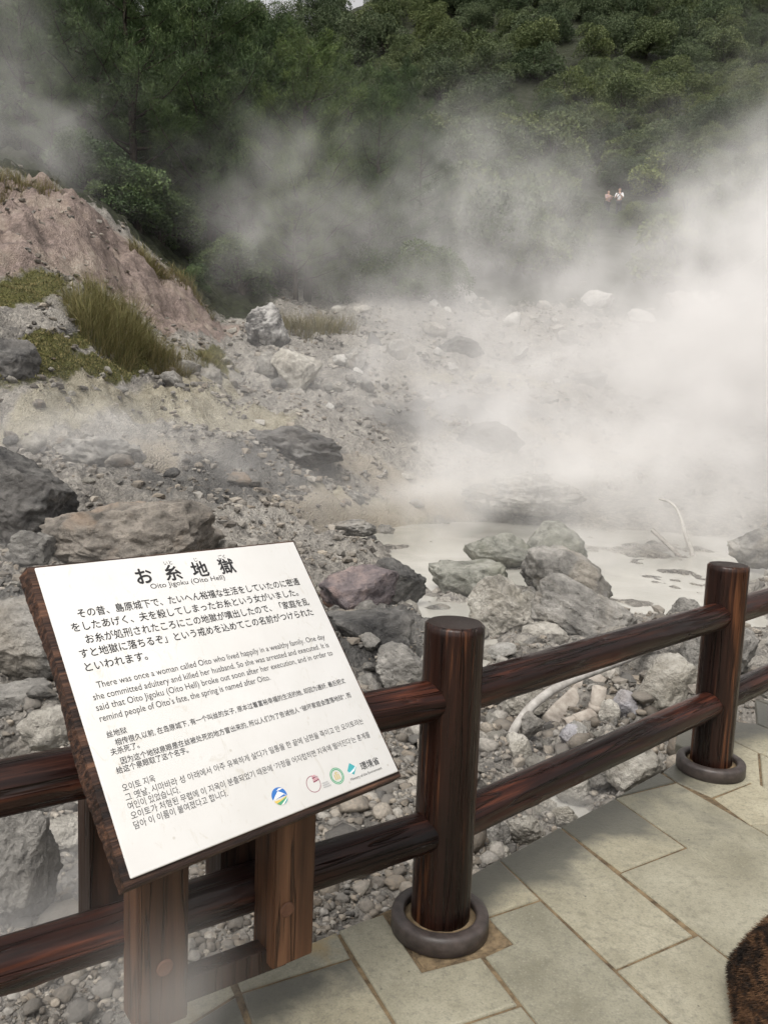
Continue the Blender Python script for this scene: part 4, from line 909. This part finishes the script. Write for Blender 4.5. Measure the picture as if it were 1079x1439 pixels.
def broad(seed, H=8.0, R=3.6, nl=16, nleaf=170, mat=None, size=(.22, .5), trunk=True):
    rs = np.random.RandomState(seed); Vl = []; limbs = [tube([(0, 0, -.5), (.1, 0, H * .3), (0, .1, H * .7)], [.22, .16, .06], 7)]; C = []; D = []; T = []
    for i in range(nl):
        a = rs.uniform(0, 6.28); u = rs.uniform(0, 1) ** .6; z = H * rs.uniform(.22, .86); rad = R * .72 * u * math.sqrt(max(.15, 1 - ((z / H - .5) / .55) ** 2))
        c = np.array([rad * math.cos(a), rad * math.sin(a), z]); r = R * rs.uniform(.30, .48)
        limbs.append(tube([(0, 0, H * .3), c * .5 + np.array([0, 0, H * .2]), c], [.08, .05, .015], 5, False))
        d = rs.normal(size=(nleaf, 3)); d /= np.linalg.norm(d, axis=1)[:, None]; d[:, 2] = np.where(d[:, 2] < -.3, -d[:, 2], d[:, 2]); rr_ = r * (1 + .20 * pnoise(d * 2.2 + i * 5)) * rs.uniform(.78, 1.04, nleaf)
        C.append(c + d * rr_[:, None] * np.array([1, 1, .8])); D.append(d * .5 + rs.normal(size=d.shape) * .55 + np.array([0, 0, .1])); T.append(np.full(nleaf, rs.uniform(.2, .8)) + rs.uniform(-.2, .2, nleaf))
    C = np.concatenate(C); D = np.concatenate(D); T = np.clip(np.concatenate(T), 0, 1); V, F = cards(C, D, rs.uniform(*size, len(C)), rs.uniform(size[0] * .5, size[1] * .42, len(C)), rs)
    return mk_mesh('trunk', *join(limbs), BARK), leafmesh('crown', V, F, T, mat or L_BROAD)
def plant_tree(kind, meshes, p, sc, rz, label, cat, group, szz=1.0):
    e = empty(kind, p, label, cat, group, rz); e.scale = (sc, sc, sc * szz)
    for nm_, me_ in zip(('trunk', 'crown'), meshes): obj(nm_, me_, e)
    return e
pines = [pine(i + 1) for i in range(4)]
PT = [(30, -120, 27), (110, -140, 31), (185, -110, 28), (250, -90, 34), (300, -70, 30), (368, 26, 34), (440, 55, 33), (490, 95, 36), (540, 125, 35), (590, 175, 38), (345, 60, 33),
      (70, 90, 25.5), (240, 190, 29), (420, 190, 32), (520, 240, 34), (640, 250, 40), (140, 30, 38), (285, -60, 42), (210, -60, 44), (60, -80, 42), (400, 40, 44), (470, 70, 46), (-70, -60, 28), (-120, 0, 34), (560, 90, 46), (360, 250, 30), (150, 215, 26), (455, 290, 33.5)]
rs = np.random.RandomState(9)
for i, (px, ty, Y) in enumerate(PT):
    Y = Y + 3.5 if Y < 31 else Y
    top = at(px, ty, Y); z = gz(top[0], top[1]); h = max(top[2] - z, 2.0)
    plant_tree('pine_tree', pines[i % 4], (top[0], top[1], z - .2), min(h / 10.9, 1.6), rs.uniform(0, 6.28),
               'dark green pine tree in the grove behind the pink slope', 'pine tree', 'pine trees in the dark grove on the left', max(1.0, h / 10.9 / 1.6))
broads = [broad(i + 30, H=rs.uniform(6.5, 8.5), R=rs.uniform(3.3, 4.3), nl=24, nleaf=520, size=(.10, .25)) for i in range(6)]
cnt = 0; pts = []; rs = np.random.RandomState(21)
tries = 0
while cnt < 285 and tries < 20000:
    tries += 1; px = rs.uniform(330, 1140); py = rs.uniform(-25, 300) if tries % 3 else rs.uniform(-25, 130)
    Y = rs.uniform(58, 172); X = at(px, 300, Y)[0]; z = gz(X, Y); ppy = 585 + (X / Y) * 44 - (z - CH) / Y * FPX
    if ppy < -60 or any((X - a) ** 2 + (Y - b) ** 2 < (2.2 + Y * .021) ** 2 for a, b in pts): continue
    if 360 < px < 530 and ppy - 4.6 * FPX / Y < 14: continue
    pts.append((X, Y)); cnt += 1
    plant_tree('broadleaf_tree', broads[rs.randint(6)], (X, Y, z - 1.6), (.5 + .45 * (Y - 58) / 100) * rs.uniform(.85, 1.3), rs.uniform(0, 6.28), 'rounded green broadleaf tree in the dense wood on the far hillside', 'tree', 'trees of the wood on the far hillside')
shrubs = [broad(i + 60, H=2.6, R=1.7, nl=14, nleaf=330, mat=L_SHRUB, size=(.07, .17)) for i in range(4)]
for i in range(120):
    px = rs.uniform(420, 1120); Y = rs.uniform(38, 64); X = at(px, 300, Y)[0]; z = gz(X, Y)
    if abs(px - 864) < 62 and Y < 54: continue
    plant_tree('shrub', shrubs[rs.randint(4)], (X, Y, z - .5), rs.uniform(.8, 1.7), rs.uniform(0, 6.28), 'light green shrub on the steaming slope below the far wood', 'shrub', 'shrubs on the slope below the far wood')
for px, Y, sc_ in ((846, 47.5, .42), (862, 47, .36), (882, 47.5, .45), (900, 48, .6), (830, 48, .6), (872, 46, .36)):
    X = at(px, 300, Y)[0]
    plant_tree('shrub', shrubs[int(px) % 4], (X, Y, gz(X, Y) - .15), sc_, px, 'light green shrub on the steaming slope below the far wood', 'shrub', 'shrubs on the slope below the far wood')
under = [broad(i + 80, H=2.4, R=1.6, nl=18, nleaf=520, mat=L_PINE, size=(.05, .12)) for i in range(3)]
for i in range(80):
    px = rs.uniform(-60, 640); Y = rs.uniform(24, 37); X = at(px, 300, Y)[0]; z = gz(X, Y)
    p = at(px, 400, Y); ppy = 585 + (X / Y) * 44 - (z - CH) / Y * FPX
    if ppy > 425 or (px < 330 and Y < 28.5): continue
    plant_tree('undergrowth_shrub', under[rs.randint(3)], (X, Y, z - .5), rs.uniform(.5, 1.15), rs.uniform(0, 6.28), 'dark green shrub growing under the pines', 'shrub', 'shrubs under the pines')

def grass_mat(name, base, tip):
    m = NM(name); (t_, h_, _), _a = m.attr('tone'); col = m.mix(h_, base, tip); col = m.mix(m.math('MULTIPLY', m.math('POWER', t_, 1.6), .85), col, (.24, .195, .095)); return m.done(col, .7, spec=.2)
G_GRASS = grass_mat('grass_blades', (.045, .05, .018), (.17, .17, .065))
G_DRY = grass_mat('dry_grass_blades', (.06, .055, .022), (.16, .15, .06))
def grass(label, spots, nb, h, mat, name='grass_clump', spread=.8, wid=.006):
    rs = np.random.RandomState(len(label)); p0 = hit(*spots[0], water=False); Vs = []; n = nb; m = 4
    for sp in spots:
        p = hit(*sp, water=False); a = rs.uniform(0, 6.28, n); r = spread * np.sqrt(rs.uniform(0, 1, n)); bx_, by_ = p[0] + r * np.cos(a), p[1] + r * np.sin(a); bz = np.array([gz(x_, y_) for x_, y_ in zip(bx_, by_)])
        hh = h * rs.beta(2.2, 1.6, n) * 1.25 * (1 - .45 * r / spread); oa = a + rs.normal(0, 1.0, n); bend = hh * rs.uniform(.1, 1.05, n)
        wd = rs.uniform(.6, 1.3, n) * wid; sx, sy = -np.sin(oa + rs.normal(0, .9, n)), np.cos(oa)
        V = []
        for k, t in enumerate((0, .4, .75, 1.0)):
            cx_, cy_, cz_ = bx_ + np.cos(oa) * bend * t * t, by_ + np.sin(oa) * bend * t * t, bz - .02 + hh * (t - .28 * t * t * (bend / hh)); ww = wd * (1 - t * .95)
            V.append(np.stack([cx_ - sx * ww, cy_ - sy * ww, cz_], 1)); V.append(np.stack([cx_ + sx * ww, cy_ + sy * ww, cz_], 1))
        Vs.append(np.stack(V, 1).reshape(-1, 3))
    V = np.concatenate(Vs); N = len(V) // 8; base = np.arange(N)[:, None, None] * 8; F = (base + np.array([[0, 1, 3, 2], [2, 3, 5, 4], [4, 5, 7, 6]])[None]).reshape(-1, 4)
    me = mk_mesh(name, V - p0, F, mat, smooth=False); tn = np.repeat(rs.uniform(0, 1, N), 8); hh_ = np.tile([0, 0, .4, .4, .8, .8, 1, 1], N); colattr(me, 'tone', np.stack([tn, hh_, tn, np.ones_like(tn)], 1))
    return tag(obj(name, me, None, p0), label, 'grass')
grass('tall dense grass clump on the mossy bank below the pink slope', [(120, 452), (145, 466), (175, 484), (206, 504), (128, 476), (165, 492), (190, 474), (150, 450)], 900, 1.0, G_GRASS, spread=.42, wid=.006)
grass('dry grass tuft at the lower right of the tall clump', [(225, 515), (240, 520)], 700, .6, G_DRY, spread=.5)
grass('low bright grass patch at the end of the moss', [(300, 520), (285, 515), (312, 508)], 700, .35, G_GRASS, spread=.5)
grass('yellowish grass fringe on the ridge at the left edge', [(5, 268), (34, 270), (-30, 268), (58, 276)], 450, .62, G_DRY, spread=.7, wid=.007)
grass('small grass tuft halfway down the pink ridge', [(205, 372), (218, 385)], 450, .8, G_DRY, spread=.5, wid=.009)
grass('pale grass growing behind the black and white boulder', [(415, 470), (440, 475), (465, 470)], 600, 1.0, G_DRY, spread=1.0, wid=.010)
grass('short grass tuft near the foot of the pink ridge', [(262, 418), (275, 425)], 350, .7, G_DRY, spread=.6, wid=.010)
mg = None
# fine moss blades over the mossy shelf
rs = np.random.RandomState(14)
sel = np.where((moss > .55) & (far < 24) & (far > 9))[0]
if len(sel):
    ix = rs.choice(sel, 9000); C = np.stack([GX[ix], GY[ix], GZ[ix]], 1) + rs.normal(0, .03, (9000, 3)) * np.array([1, 1, 0]); D = rs.normal(size=(9000, 3)) * .5 + np.array([0, 0, .9])
    V, F = cards(C, D, rs.uniform(.03, .09, 9000), rs.uniform(.005, .012, 9000), rs); me = mk_mesh('moss_grass', V, F, G_GRASS, smooth=False)
    tn = np.repeat(rs.uniform(0, 1, 9000), 4); colattr(me, 'tone', np.stack([tn, tn, tn, np.ones_like(tn)], 1)); tag(obj('moss_grass', me), 'short olive moss and grass covering the left bank', None, kind='stuff')

# ------------------------------------------------------------------ hose, pipe fitting, sticks
def clay(name, a, b): 
    m = NM(name); n_ = m.noise(m.coord(off=False), 14, 6, .65); return m.done(m.ramp(n_, [(.35, a), (.65, b)]), .75, n_, .5, .01)
M_HOSE = clay('hose_skin', (.27, .255, .235), (.44, .425, .40)); M_PIPE = clay('pipe_clay', (.24, .21, .18), (.42, .385, .34)); M_STICK = clay('grey_stick', (.17, .15, .135), (.38, .36, .33)); M_BONE = clay('bleached_branch', (.33, .315, .29), (.50, .48, .45))
def smooth(P, n=40):
    P = np.array(P, float); t = np.linspace(0, 1, len(P)); 
    for _ in range(3):
        Q = [P[0]]
        for a, b in zip(P[:-1], P[1:]): Q += [a * .75 + b * .25, a * .25 + b * .75]
        P = np.array(Q + [P[-1]])
    return P
def ground_pt(px, py, dz=0.0): p = hit(px, py); return np.array([p[0], p[1], max(gz(p[0], p[1]), WZ) + dz])
def onray(px, py, Y): return at(px, py, Y)
Yh = hit(720, 1035)[1]
hp = [onray(718, 1034, Yh), onray(728, 1015, Yh + .02), onray(748, 990, Yh + .1), onray(785, 963, Yh + .28), onray(830, 945, Yh + .5), onray(875, 928, Yh + .75), onray(925, 905, Yh + 1.1), onray(985, 890, Yh + 1.6)]
hv, hf = tube(smooth(hp), .030, 14, jit=.02); tag(obj('hose', mk_mesh('hose', hv - hp[0], hf, M_HOSE), None, hp[0]), 'thick pale bent hose arching over the rubble behind the upper rail', 'hose')
Yp = hit(838, 1012)[1]
a0, a1, a2, a3 = onray(842, 966, Yp), onray(838, 992, Yp), onray(828, 1006, Yp - .02), onray(793, 1018, Yp - .08)
up_ = (a0 - a1) / np.linalg.norm(a0 - a1)
pf = empty('pipe_fitting', a2 - np.array([0, 0, .06]), 'mud coated upright pipe with an elbow lying in the rubble', 'pipe')
def pp(nm_, path, r, wall=.008):
    v, f = tube(path, r, 22, False); v2, f2 = tube(np.array(path), r - wall, 22, False); n_ = len(path); o = len(v); F = f + [tuple(i + o for i in q[::-1]) for q in f2]
    for base, fl in ((0, False), ((n_ - 1) * 22, True)):
        for j in range(22):
            k = (j + 1) % 22; q = (base + k, base + j, o + base + j, o + base + k); F.append(q if not fl else q[::-1])
    obj(nm_, mk_mesh(nm_, np.concatenate([v, v2]) - np.array(pf.location), F, M_PIPE), pf)
pp('upright_socket', [a1 - up_ * .02, a1, a0], .047); pp('collar', [a1 - up_ * .035, a1 + up_ * .012], .054, .012)
el = smooth([a1, a2 * .55 + a1 * .45 + (a2 - a3) * .15, a2, a2 * .4 + a3 * .6], 12); pp('elbow', el, .045); pp('side_pipe', [a2 * .45 + a3 * .55, a3], .040)
bp = [at(984, 822, 13.2), at(974, 782, 13.4), at(962, 752, 13.5), at(957, 728, 13.7), at(945, 706, 13.8), at(926, 701, 14.2)]
v, f = tube(smooth(bp), np.linspace(.050, .017, len(smooth(bp))), 10, jit=.10); tag(obj('dead_branch', mk_mesh('dead_branch', v - bp[0], f, M_BONE), None, bp[0]), 'white bent dead branch rising from the pond behind the second post', 'branch')
sp_ = [at(978, 806, 13.0), at(945, 772, 13.3), at(916, 745, 13.7)]
v, f = tube(smooth(sp_), .036, 10, jit=.08); tag(obj('dead_stick', mk_mesh('dead_stick', v - sp_[0], f, M_STICK), None, sp_[0]), 'straight grey stick leaning beside the white bent branch', 'stick')
q0, q1 = ground_pt(770, 1005, .0), ground_pt(838, 965, .05)
pb = box_bm(np.linalg.norm(q1 - q0), .14, .12, .02, 2); po_ = obj('broken_plank', bm_mesh('broken_plank', pb, M_PIPE), None, (q0 + q1) / 2); po_.rotation_euler = (.5, -math.asin((q1 - q0)[2] / np.linalg.norm(q1 - q0)), math.atan2((q1 - q0)[1], (q1 - q0)[0]))
tag(po_, 'mud coated broken plank lying under the hose beside the upright pipe', 'plank')

# ------------------------------------------------------------------ two people on the far path, the cat on the slabs
def skin(name, joints, edges, radii, mat, sub=2, root=0):
    me = bpy.data.meshes.new(name); me.from_pydata([tuple(j) for j in joints], edges, []); o = bpy.data.objects.new(name, me); COL.objects.link(o)
    md = o.modifiers.new('skin', 'SKIN'); sv = me.skin_vertices[0].data
    for i, r in enumerate(radii): sv[i].radius = (r, r) if not hasattr(r, '__len__') else r; sv[i].use_root = (i == root)
    md.use_smooth_shade = True; s2 = o.modifiers.new('sub', 'SUBSURF'); s2.levels = sub; s2.render_levels = sub
    bpy.context.view_layer.update(); r_ = bpy.data.meshes.new_from_object(o.evaluated_get(bpy.context.evaluated_depsgraph_get())); bpy.data.objects.remove(o)
    r_.name = name; r_.materials.clear(); r_.materials.append(mat); r_.polygons.foreach_set('use_smooth', np.full(len(r_.polygons), True)); return r_
SKIN = plain('skin', (.48, .30, .22)); HAIR = plain('hair', (.02, .017, .015)); SHW = plain('white_shirt', (.80, .80, .82)); DARKC = plain('dark_cloth', (.04, .04, .05)); PINKC = plain('pink_cloth', (.36, .25, .25)); BAG = plain('bag_black', (.03, .03, .035))
def person(px, py, Y, h, face, label, shirt, short=True, strap=False):
    p = at(px, py, Y); x, y = p[0], p[1]; zf = gz(x, y) - .02
    e = empty('person', (x, y, zf), label, 'person', None, face); s = h / 1.7
    # body: pelvis, spine, neck, head, arms bent to hold something before the chest, legs
    J = [(0, 0, .95), (0, 0, 1.15), (0, .01, 1.36), (0, 0, 1.47), (0, -.01, 1.52), (0, -.02, 1.60), (0, -.01, 1.69), (.17, 0, 1.40), (.24, -.06, 1.14), (.09, -.30, 1.26), (.05, -.36, 1.29), (-.17, 0, 1.40), (-.24, -.06, 1.14), (-.09, -.30, 1.26), (-.05, -.36, 1.29),
         (.09, 0, .90), (.10, -.02, .50), (.10, .02, .09), (.11, -.13, .03), (-.09, 0, .90), (-.10, -.02, .50), (-.10, .02, .09), (-.11, -.13, .03)]
    Ed = [(0, 1), (1, 2), (2, 3), (3, 4), (4, 5), (5, 6), (2, 7), (7, 8), (8, 9), (9, 10), (2, 11), (11, 12), (12, 13), (13, 14), (0, 15), (15, 16), (16, 17), (17, 18), (0, 19), (19, 20), (20, 21), (21, 22)]
    Rr = [.13, .125, .13, .055, .055, .10, .075, .065, .045, .034, .04, .065, .045, .034, .04, .085, .06, .042, .035, .085, .06, .042, .035]
    J = [tuple(np.array(j) * s) for j in J]; Rr = [r * s for r in Rr]; obj('body', skin('body', J, Ed, Rr, SKIN), e)
    g_ = lambda ids, k, pairs, nm_, mt: obj(nm_, skin(nm_, [J[i] for i in ids], pairs, [Rr[i] * k for i in ids], mt), e)
    g_([0, 1, 2, 7, 8, 11, 12], 1.13, [(0, 1), (1, 2), (2, 3), (3, 4), (2, 5), (5, 6)], 'shirt', shirt)
    g_([0, 15, 16, 17, 19, 20, 21], 1.18, [(0, 1), (1, 2), (2, 3), (0, 4), (4, 5), (5, 6)], 'trousers', DARKC)
    obj('hair', skin('hair', [(0, .02 * s, 1.66 * s), (0, .03 * s, 1.70 * s)] + ([] if short else [(0, .09 * s, 1.5 * s)]), [(0, 1)] + ([] if short else [(0, 2)]), [.10 * s, .085 * s] + ([] if short else [.05 * s]), HAIR), e)
    if strap:
        v, f = tube(smooth([(.14 * s, -.10 * s, 1.44 * s), (0, -.16 * s, 1.25 * s), (-.17 * s, -.10 * s, 1.0 * s), (-.16 * s, .10 * s, 1.0 * s), (0, .16 * s, 1.25 * s), (.14 * s, .05 * s, 1.47 * s), (.14 * s, -.10 * s, 1.44 * s)]), .02, 6)
        o = obj('shoulder_bag_strap', mk_mesh('shoulder_bag_strap', v, f, BAG), e)
    return e, s
e1, s1 = person(869, 288, 50.5, 1.72, -.45, 'person in a white shirt with a dark shoulder strap photographing from the far path', SHW, True, True)
e2, s2 = person(853, 292, 51.0, 1.6, .5, 'person in a pink top standing left of the one in white on the far path', PINKC, False)
for e_, s_, rz in ((e1, s1, -.45),):
    bm = box_bm(.12, .05, .08, .01); hd = Matrix.Rotation(rz, 4, 'Z') @ Vector((0, -.41 * s_, 1.31 * s_))
    tag(obj('camera_device', bm_mesh('camera_device', bm, BAG), None, Vector(e_.location) + hd, (0, 0, rz)), 'small black camera held by the person in white', 'camera')

def cat():
    p = atz(1094, 1446, 0.0); e = empty('cat', (p[0], p[1], 0), 'tortoiseshell cat sitting on the slabs at the bottom right corner', 'cat', None, math.radians(12)); k = .92
    # sitting, facing right, tail curled round; local +X is the way it faces
    J = [(-.06, 0, .115), (.02, 0, .19), (.09, 0, .255), (.14, 0, .315), (.17, 0, .375), (.215, 0, .39), (.255, 0, .375),
         (-.02, .085, .10), (.08, .105, .075), (.00, .10, .03), (.09, .105, .018), (-.02, -.085, .10), (.08, -.105, .075), (.00, -.10, .03), (.09, -.105, .018),
         (.125, .05, .20), (.14, .05, .09), (.145, .05, .02), (.185, .05, .014), (.125, -.05, .20), (.14, -.05, .09), (.145, -.05, .02), (.185, -.05, .014),
         (-.13, -.06, .04), (-.13, -.14, .03), (-.06, -.20, .025), (.04, -.20, .022)]
    Ed = [(0, 1), (1, 2), (2, 3), (3, 4), (4, 5), (5, 6), (0, 7), (7, 8), (8, 9), (9, 10), (0, 11), (11, 12), (12, 13), (13, 14), (2, 15), (15, 16), (16, 17), (17, 18), (2, 19), (19, 20), (20, 21), (21, 22), (0, 23), (23, 24), (24, 25), (25, 26)]
    Rr = [.115, .115, .092, .062, .058, .055, .026, .075, .055, .026, .022, .075, .055, .026, .022, .04, .024, .020, .020, .04, .024, .020, .020, .034, .026, .024, .016]
    m = NM('tortoiseshell_fur'); c = m.coord(off=False); n1 = m.noise(c, 15, 4, .6, .8); n2 = m.noise(c, 120, 3, .6)
    f = m.math('ADD', m.math('MULTIPLY', n1, .8), m.math('MULTIPLY', n2, .2)); col = m.ramp(f, [(.42, (.010, .008, .007)), (.49, (.03, .02, .014)), (.54, (.085, .045, .024)), (.64, (.17, .098, .052))]); FUR = m.done(col, .8, n2, .4, .004, .2)
    body = skin('body', [tuple(np.array(j) * k) for j in J], Ed, [r * k for r in Rr], FUR, 2); bo = obj('body', body, e)
    hv_ = np.array([(.215, 0, .39)]) * k
    for s in (1, -1):                              # ears, eyes
        bm = bmesh.new(); bmesh.ops.create_cone(bm, segments=10, radius1=.024, radius2=.003, depth=.05, cap_ends=True); bmesh.ops.scale(bm, vec=(.5, 1, 1), verts=bm.verts)
        obj('ear', bm_mesh('ear', bm, FUR, True), e, (.19 * k, s * .034 * k, .452 * k), (s * -.25, -.15, 0))
        bm = bmesh.new(); bmesh.ops.create_uvsphere(bm, u_segments=12, v_segments=8, radius=.0085); obj('eye', bm_mesh('eye', bm, plain('cat_eye', (.35, .30, .05), .15), True), e, (.252 * k, s * .024 * k, .402 * k))
    bm = bmesh.new(); bmesh.ops.create_uvsphere(bm, u_segments=10, v_segments=6, radius=.007); obj('nose', bm_mesh('nose', bm, plain('cat_nose', (.25, .12, .11)), True), e, (.279 * k, 0, .378 * k))
    # coat: short hairs standing off the skin
    n = len(body.vertices); V = np.empty(n * 3, np.float32); N = np.empty(n * 3, np.float32); body.vertices.foreach_get('co', V); body.vertex_normals.foreach_get('vector', N); V = V.reshape(-1, 3); N = N.reshape(-1, 3)
    rs = np.random.RandomState(2); tri = []
    for pl in body.polygons:
        vs = list(pl.vertices); tri.append((vs[0], vs[1], vs[2])); 
        if len(vs) == 4: tri.append((vs[0], vs[2], vs[3]))
    tri = np.array(tri); ar = np.linalg.norm(np.cross(V[tri[:, 1]] - V[tri[:, 0]], V[tri[:, 2]] - V[tri[:, 0]]), axis=1); t = rs.choice(len(tri), 60000, p=ar / ar.sum()); b = rs.dirichlet((1, 1, 1), 60000)
    C = (V[tri[t]] * b[:, :, None]).sum(1); D = (N[tri[t]] * b[:, :, None]).sum(1); D = D * .55 + np.array([-.55, 0, -.35]) + rs.normal(0, .22, D.shape); hv2, hf2 = cards(C, D, rs.uniform(.012, .024, 60000), np.full(60000, .0007), rs)
    obj('fur', mk_mesh('fur', hv2, hf2, FUR, smooth=False), bo)
cat()
# ------------------------------------------------------------------ steam: real density grids
def steam(name, label, puffs, box, vox, seed, scale=.42, warp=2.0, lo=.36, hi=.68):
    """puffs: (pixel x, pixel y, distance, half width in pixels, half height in pixels, half depth in metres, optical thickness)"""
    ng = bpy.data.node_groups.new(name, 'GeometryNodeTree'); ng.interface.new_socket('Geometry', in_out='OUTPUT', socket_type='NodeSocketGeometry')
    N = ng.nodes; L = ng.links; out = N.new('NodeGroupOutput'); pos = N.new('GeometryNodeInputPosition')
    def mth(op, a, b=None):
        nd = N.new('ShaderNodeMath'); nd.operation = op
        for v, i in ((a, 0), (b, 1)):
            if v is None: continue
            if hasattr(v, 'links'): L.new(v, nd.inputs[i])
            else: nd.inputs[i].default_value = v
        return nd.outputs[0]
    def vm(op, a, b):
        nd = N.new('ShaderNodeVectorMath'); nd.operation = op
        for v, i in ((a, 0), (b, 1)):
            if hasattr(v, 'links'): L.new(v, nd.inputs[i])
            else: nd.inputs[i].default_value = v
        return nd
    def nz(sc, det, col=False, off=0.0):
        ad = vm('ADD', pos.outputs[0], (seed * 13.1 + off, seed * 7.7, -seed * 3.3 + off)); nd = N.new('ShaderNodeTexNoise'); L.new(ad.outputs[0], nd.inputs['Vector'])
        nd.inputs['Scale'].default_value = sc; nd.inputs['Detail'].default_value = det; nd.inputs['Roughness'].default_value = .6; nd.inputs['Distortion'].default_value = .9
        return nd.outputs['Color'] if col else nd.outputs['Fac']
    wv = vm('MULTIPLY', vm('SUBTRACT', nz(scale * .8, 3, True, 5.0), (.5, .5, .5)).outputs[0], (warp * 4, warp * 4, warp * 4)).outputs[0]
    P = vm('ADD', pos.outputs[0], wv).outputs[0]; tot = None
    for px, py, Y, rx, ry, rd, tau in puffs:
        c = at(px, py, Y); k = Y / FPX; r = (rx * k, rd, ry * k); d = vm('MULTIPLY', vm('SUBTRACT', P, tuple(map(float, c))).outputs[0], tuple(1.0 / q for q in r)).outputs[0]
        dd = vm('DOT_PRODUCT', d, d); e_ = mth('MULTIPLY', mth('POWER', 2.718, mth('MULTIPLY', dd.outputs['Value'], -1.0)), tau / (1.77 * rd)); tot = e_ if tot is None else mth('ADD', tot, e_)
    mr = N.new('ShaderNodeMapRange'); mr.interpolation_type = 'SMOOTHSTEP'; L.new(nz(scale, 7), mr.inputs[0]); mr.inputs[1].default_value = lo; mr.inputs[2].default_value = hi; mr.inputs[3].default_value = .06; mr.inputs[4].default_value = 1.75
    m2 = N.new('ShaderNodeMapRange'); m2.interpolation_type = 'SMOOTHSTEP'; L.new(nz(scale * 2.7, 5, False, 9.0), m2.inputs[0]); m2.inputs[1].default_value = .36; m2.inputs[2].default_value = .64; m2.inputs[3].default_value = .45; m2.inputs[4].default_value = 1.45
    tot = mth('MULTIPLY', tot, m2.outputs[0])
    den = mth('MAXIMUM', mth('SUBTRACT', mth('MULTIPLY', tot, mr.outputs[0]), .0012), 0.0)
    vc = N.new('GeometryNodeVolumeCube'); L.new(den, vc.inputs['Density']); mn_, mx_ = np.array(box[0], float), np.array(box[1], float)
    vc.inputs['Min'].default_value = tuple(mn_); vc.inputs['Max'].default_value = tuple(mx_)
    for ax, a in zip('XYZ', (mx_ - mn_) / vox): vc.inputs['Resolution ' + ax].default_value = int(a)
    sm = N.new('GeometryNodeSetMaterial'); L.new(vc.outputs[0], sm.inputs[0]); sm.inputs['Material'].default_value = M_STEAM; L.new(sm.outputs[0], out.inputs[0])
    vd = bpy.data.volumes.new(name); vd.materials.append(M_STEAM); o = bpy.data.objects.new(name, vd); COL.objects.link(o); md = o.modifiers.new('density', 'NODES'); md.node_group = ng
    tag(o, label, None, kind='stuff'); return o
M_STEAM = bpy.data.materials.new('steam'); M_STEAM.use_nodes = True; _t = M_STEAM.node_tree; _t.nodes.clear()
_o = _t.nodes.new('ShaderNodeOutputMaterial'); _v = _t.nodes.new('ShaderNodeVolumePrincipled'); _t.links.new(_v.outputs[0], _o.inputs['Volume'])
_v.inputs['Color'].default_value = (.955, .948, .942, 1); _v.inputs['Density'].default_value = 1.0; _v.inputs['Anisotropy'].default_value = 0.0
steam('steam', 'white steam drifting over the hot springs and up the slope', [
    (1070, 420, 24, 120, 160, 5, 2.6), (1080, 560, 20, 170, 130, 5, 2.6), (960, 520, 24, 130, 120, 5, 1.8), (1095, 270, 30, 75, 90, 5, 1.5), (900, 640, 19, 190, 70, 4, 2.0), (760, 650, 18, 170, 55, 4, 1.7),
    (680, 710, 15.5, 190, 45, 3, 1.9), (980, 740, 14, 170, 55, 3, 1.8), (830, 490, 27, 160, 80, 5, 1.2), (650, 480, 29, 120, 70, 5, 1.0), (600, 360, 33, 110, 90, 5, .75), (690, 262, 37, 100, 62, 5, .75),
    (730, 355, 36, 100, 75, 5, .85), (960, 370, 34, 60, 60, 5, .4), (405, 270, 27, 100, 80, 4, .42), (380, 360, 27, 100, 60, 4, .35), (470, 330, 28, 60, 90, 4, .25), (520, 570, 22, 150, 60, 4, .85), (400, 605, 14.3, 70, 45, 1.6, .9), (640, 570, 22, 150, 70, 4, .85),
    (10, 120, 24, 75, 130, 4, .5), (40, 190, 25, 60, 60, 4, .3), (780, 800, 11, 170, 35, 2, .6), (560, 730, 14, 110, 35, 3, .9), (700, 600, 20, 150, 60, 4, 1.0), (930, 800, 11.5, 140, 40, 2, .8)],
    ((-18, 8, -1.2), (34, 46, 24)), .2, 1)
steam('steam_wisp', 'thin steam curling round the rocks left of and under the sign', [
    (40, 1350, 2.55, 150, 120, .35, 1.1), (110, 1440, 2.2, 130, 80, .3, 1.2), (60, 1250, 3.0, 120, 90, .4, .6), (205, 1370, 1.5, 80, 130, .16, .38), (130, 610, 11.5, 130, 45, 1.6, .6), (60, 800, 8, 100, 40, 1.2, .4),
    (750, 1090, 4.6, 90, 35, .5, .45), (800, 1150, 4.0, 70, 35, .4, .7), (660, 870, 8.2, 100, 25, 1, .4), (860, 930, 7.0, 120, 30, .8, .3)],
    ((-7, 1.1, -1.0), (4.5, 13.5, 2.6)), .08, 5, 1.6, .07, .33, .66)
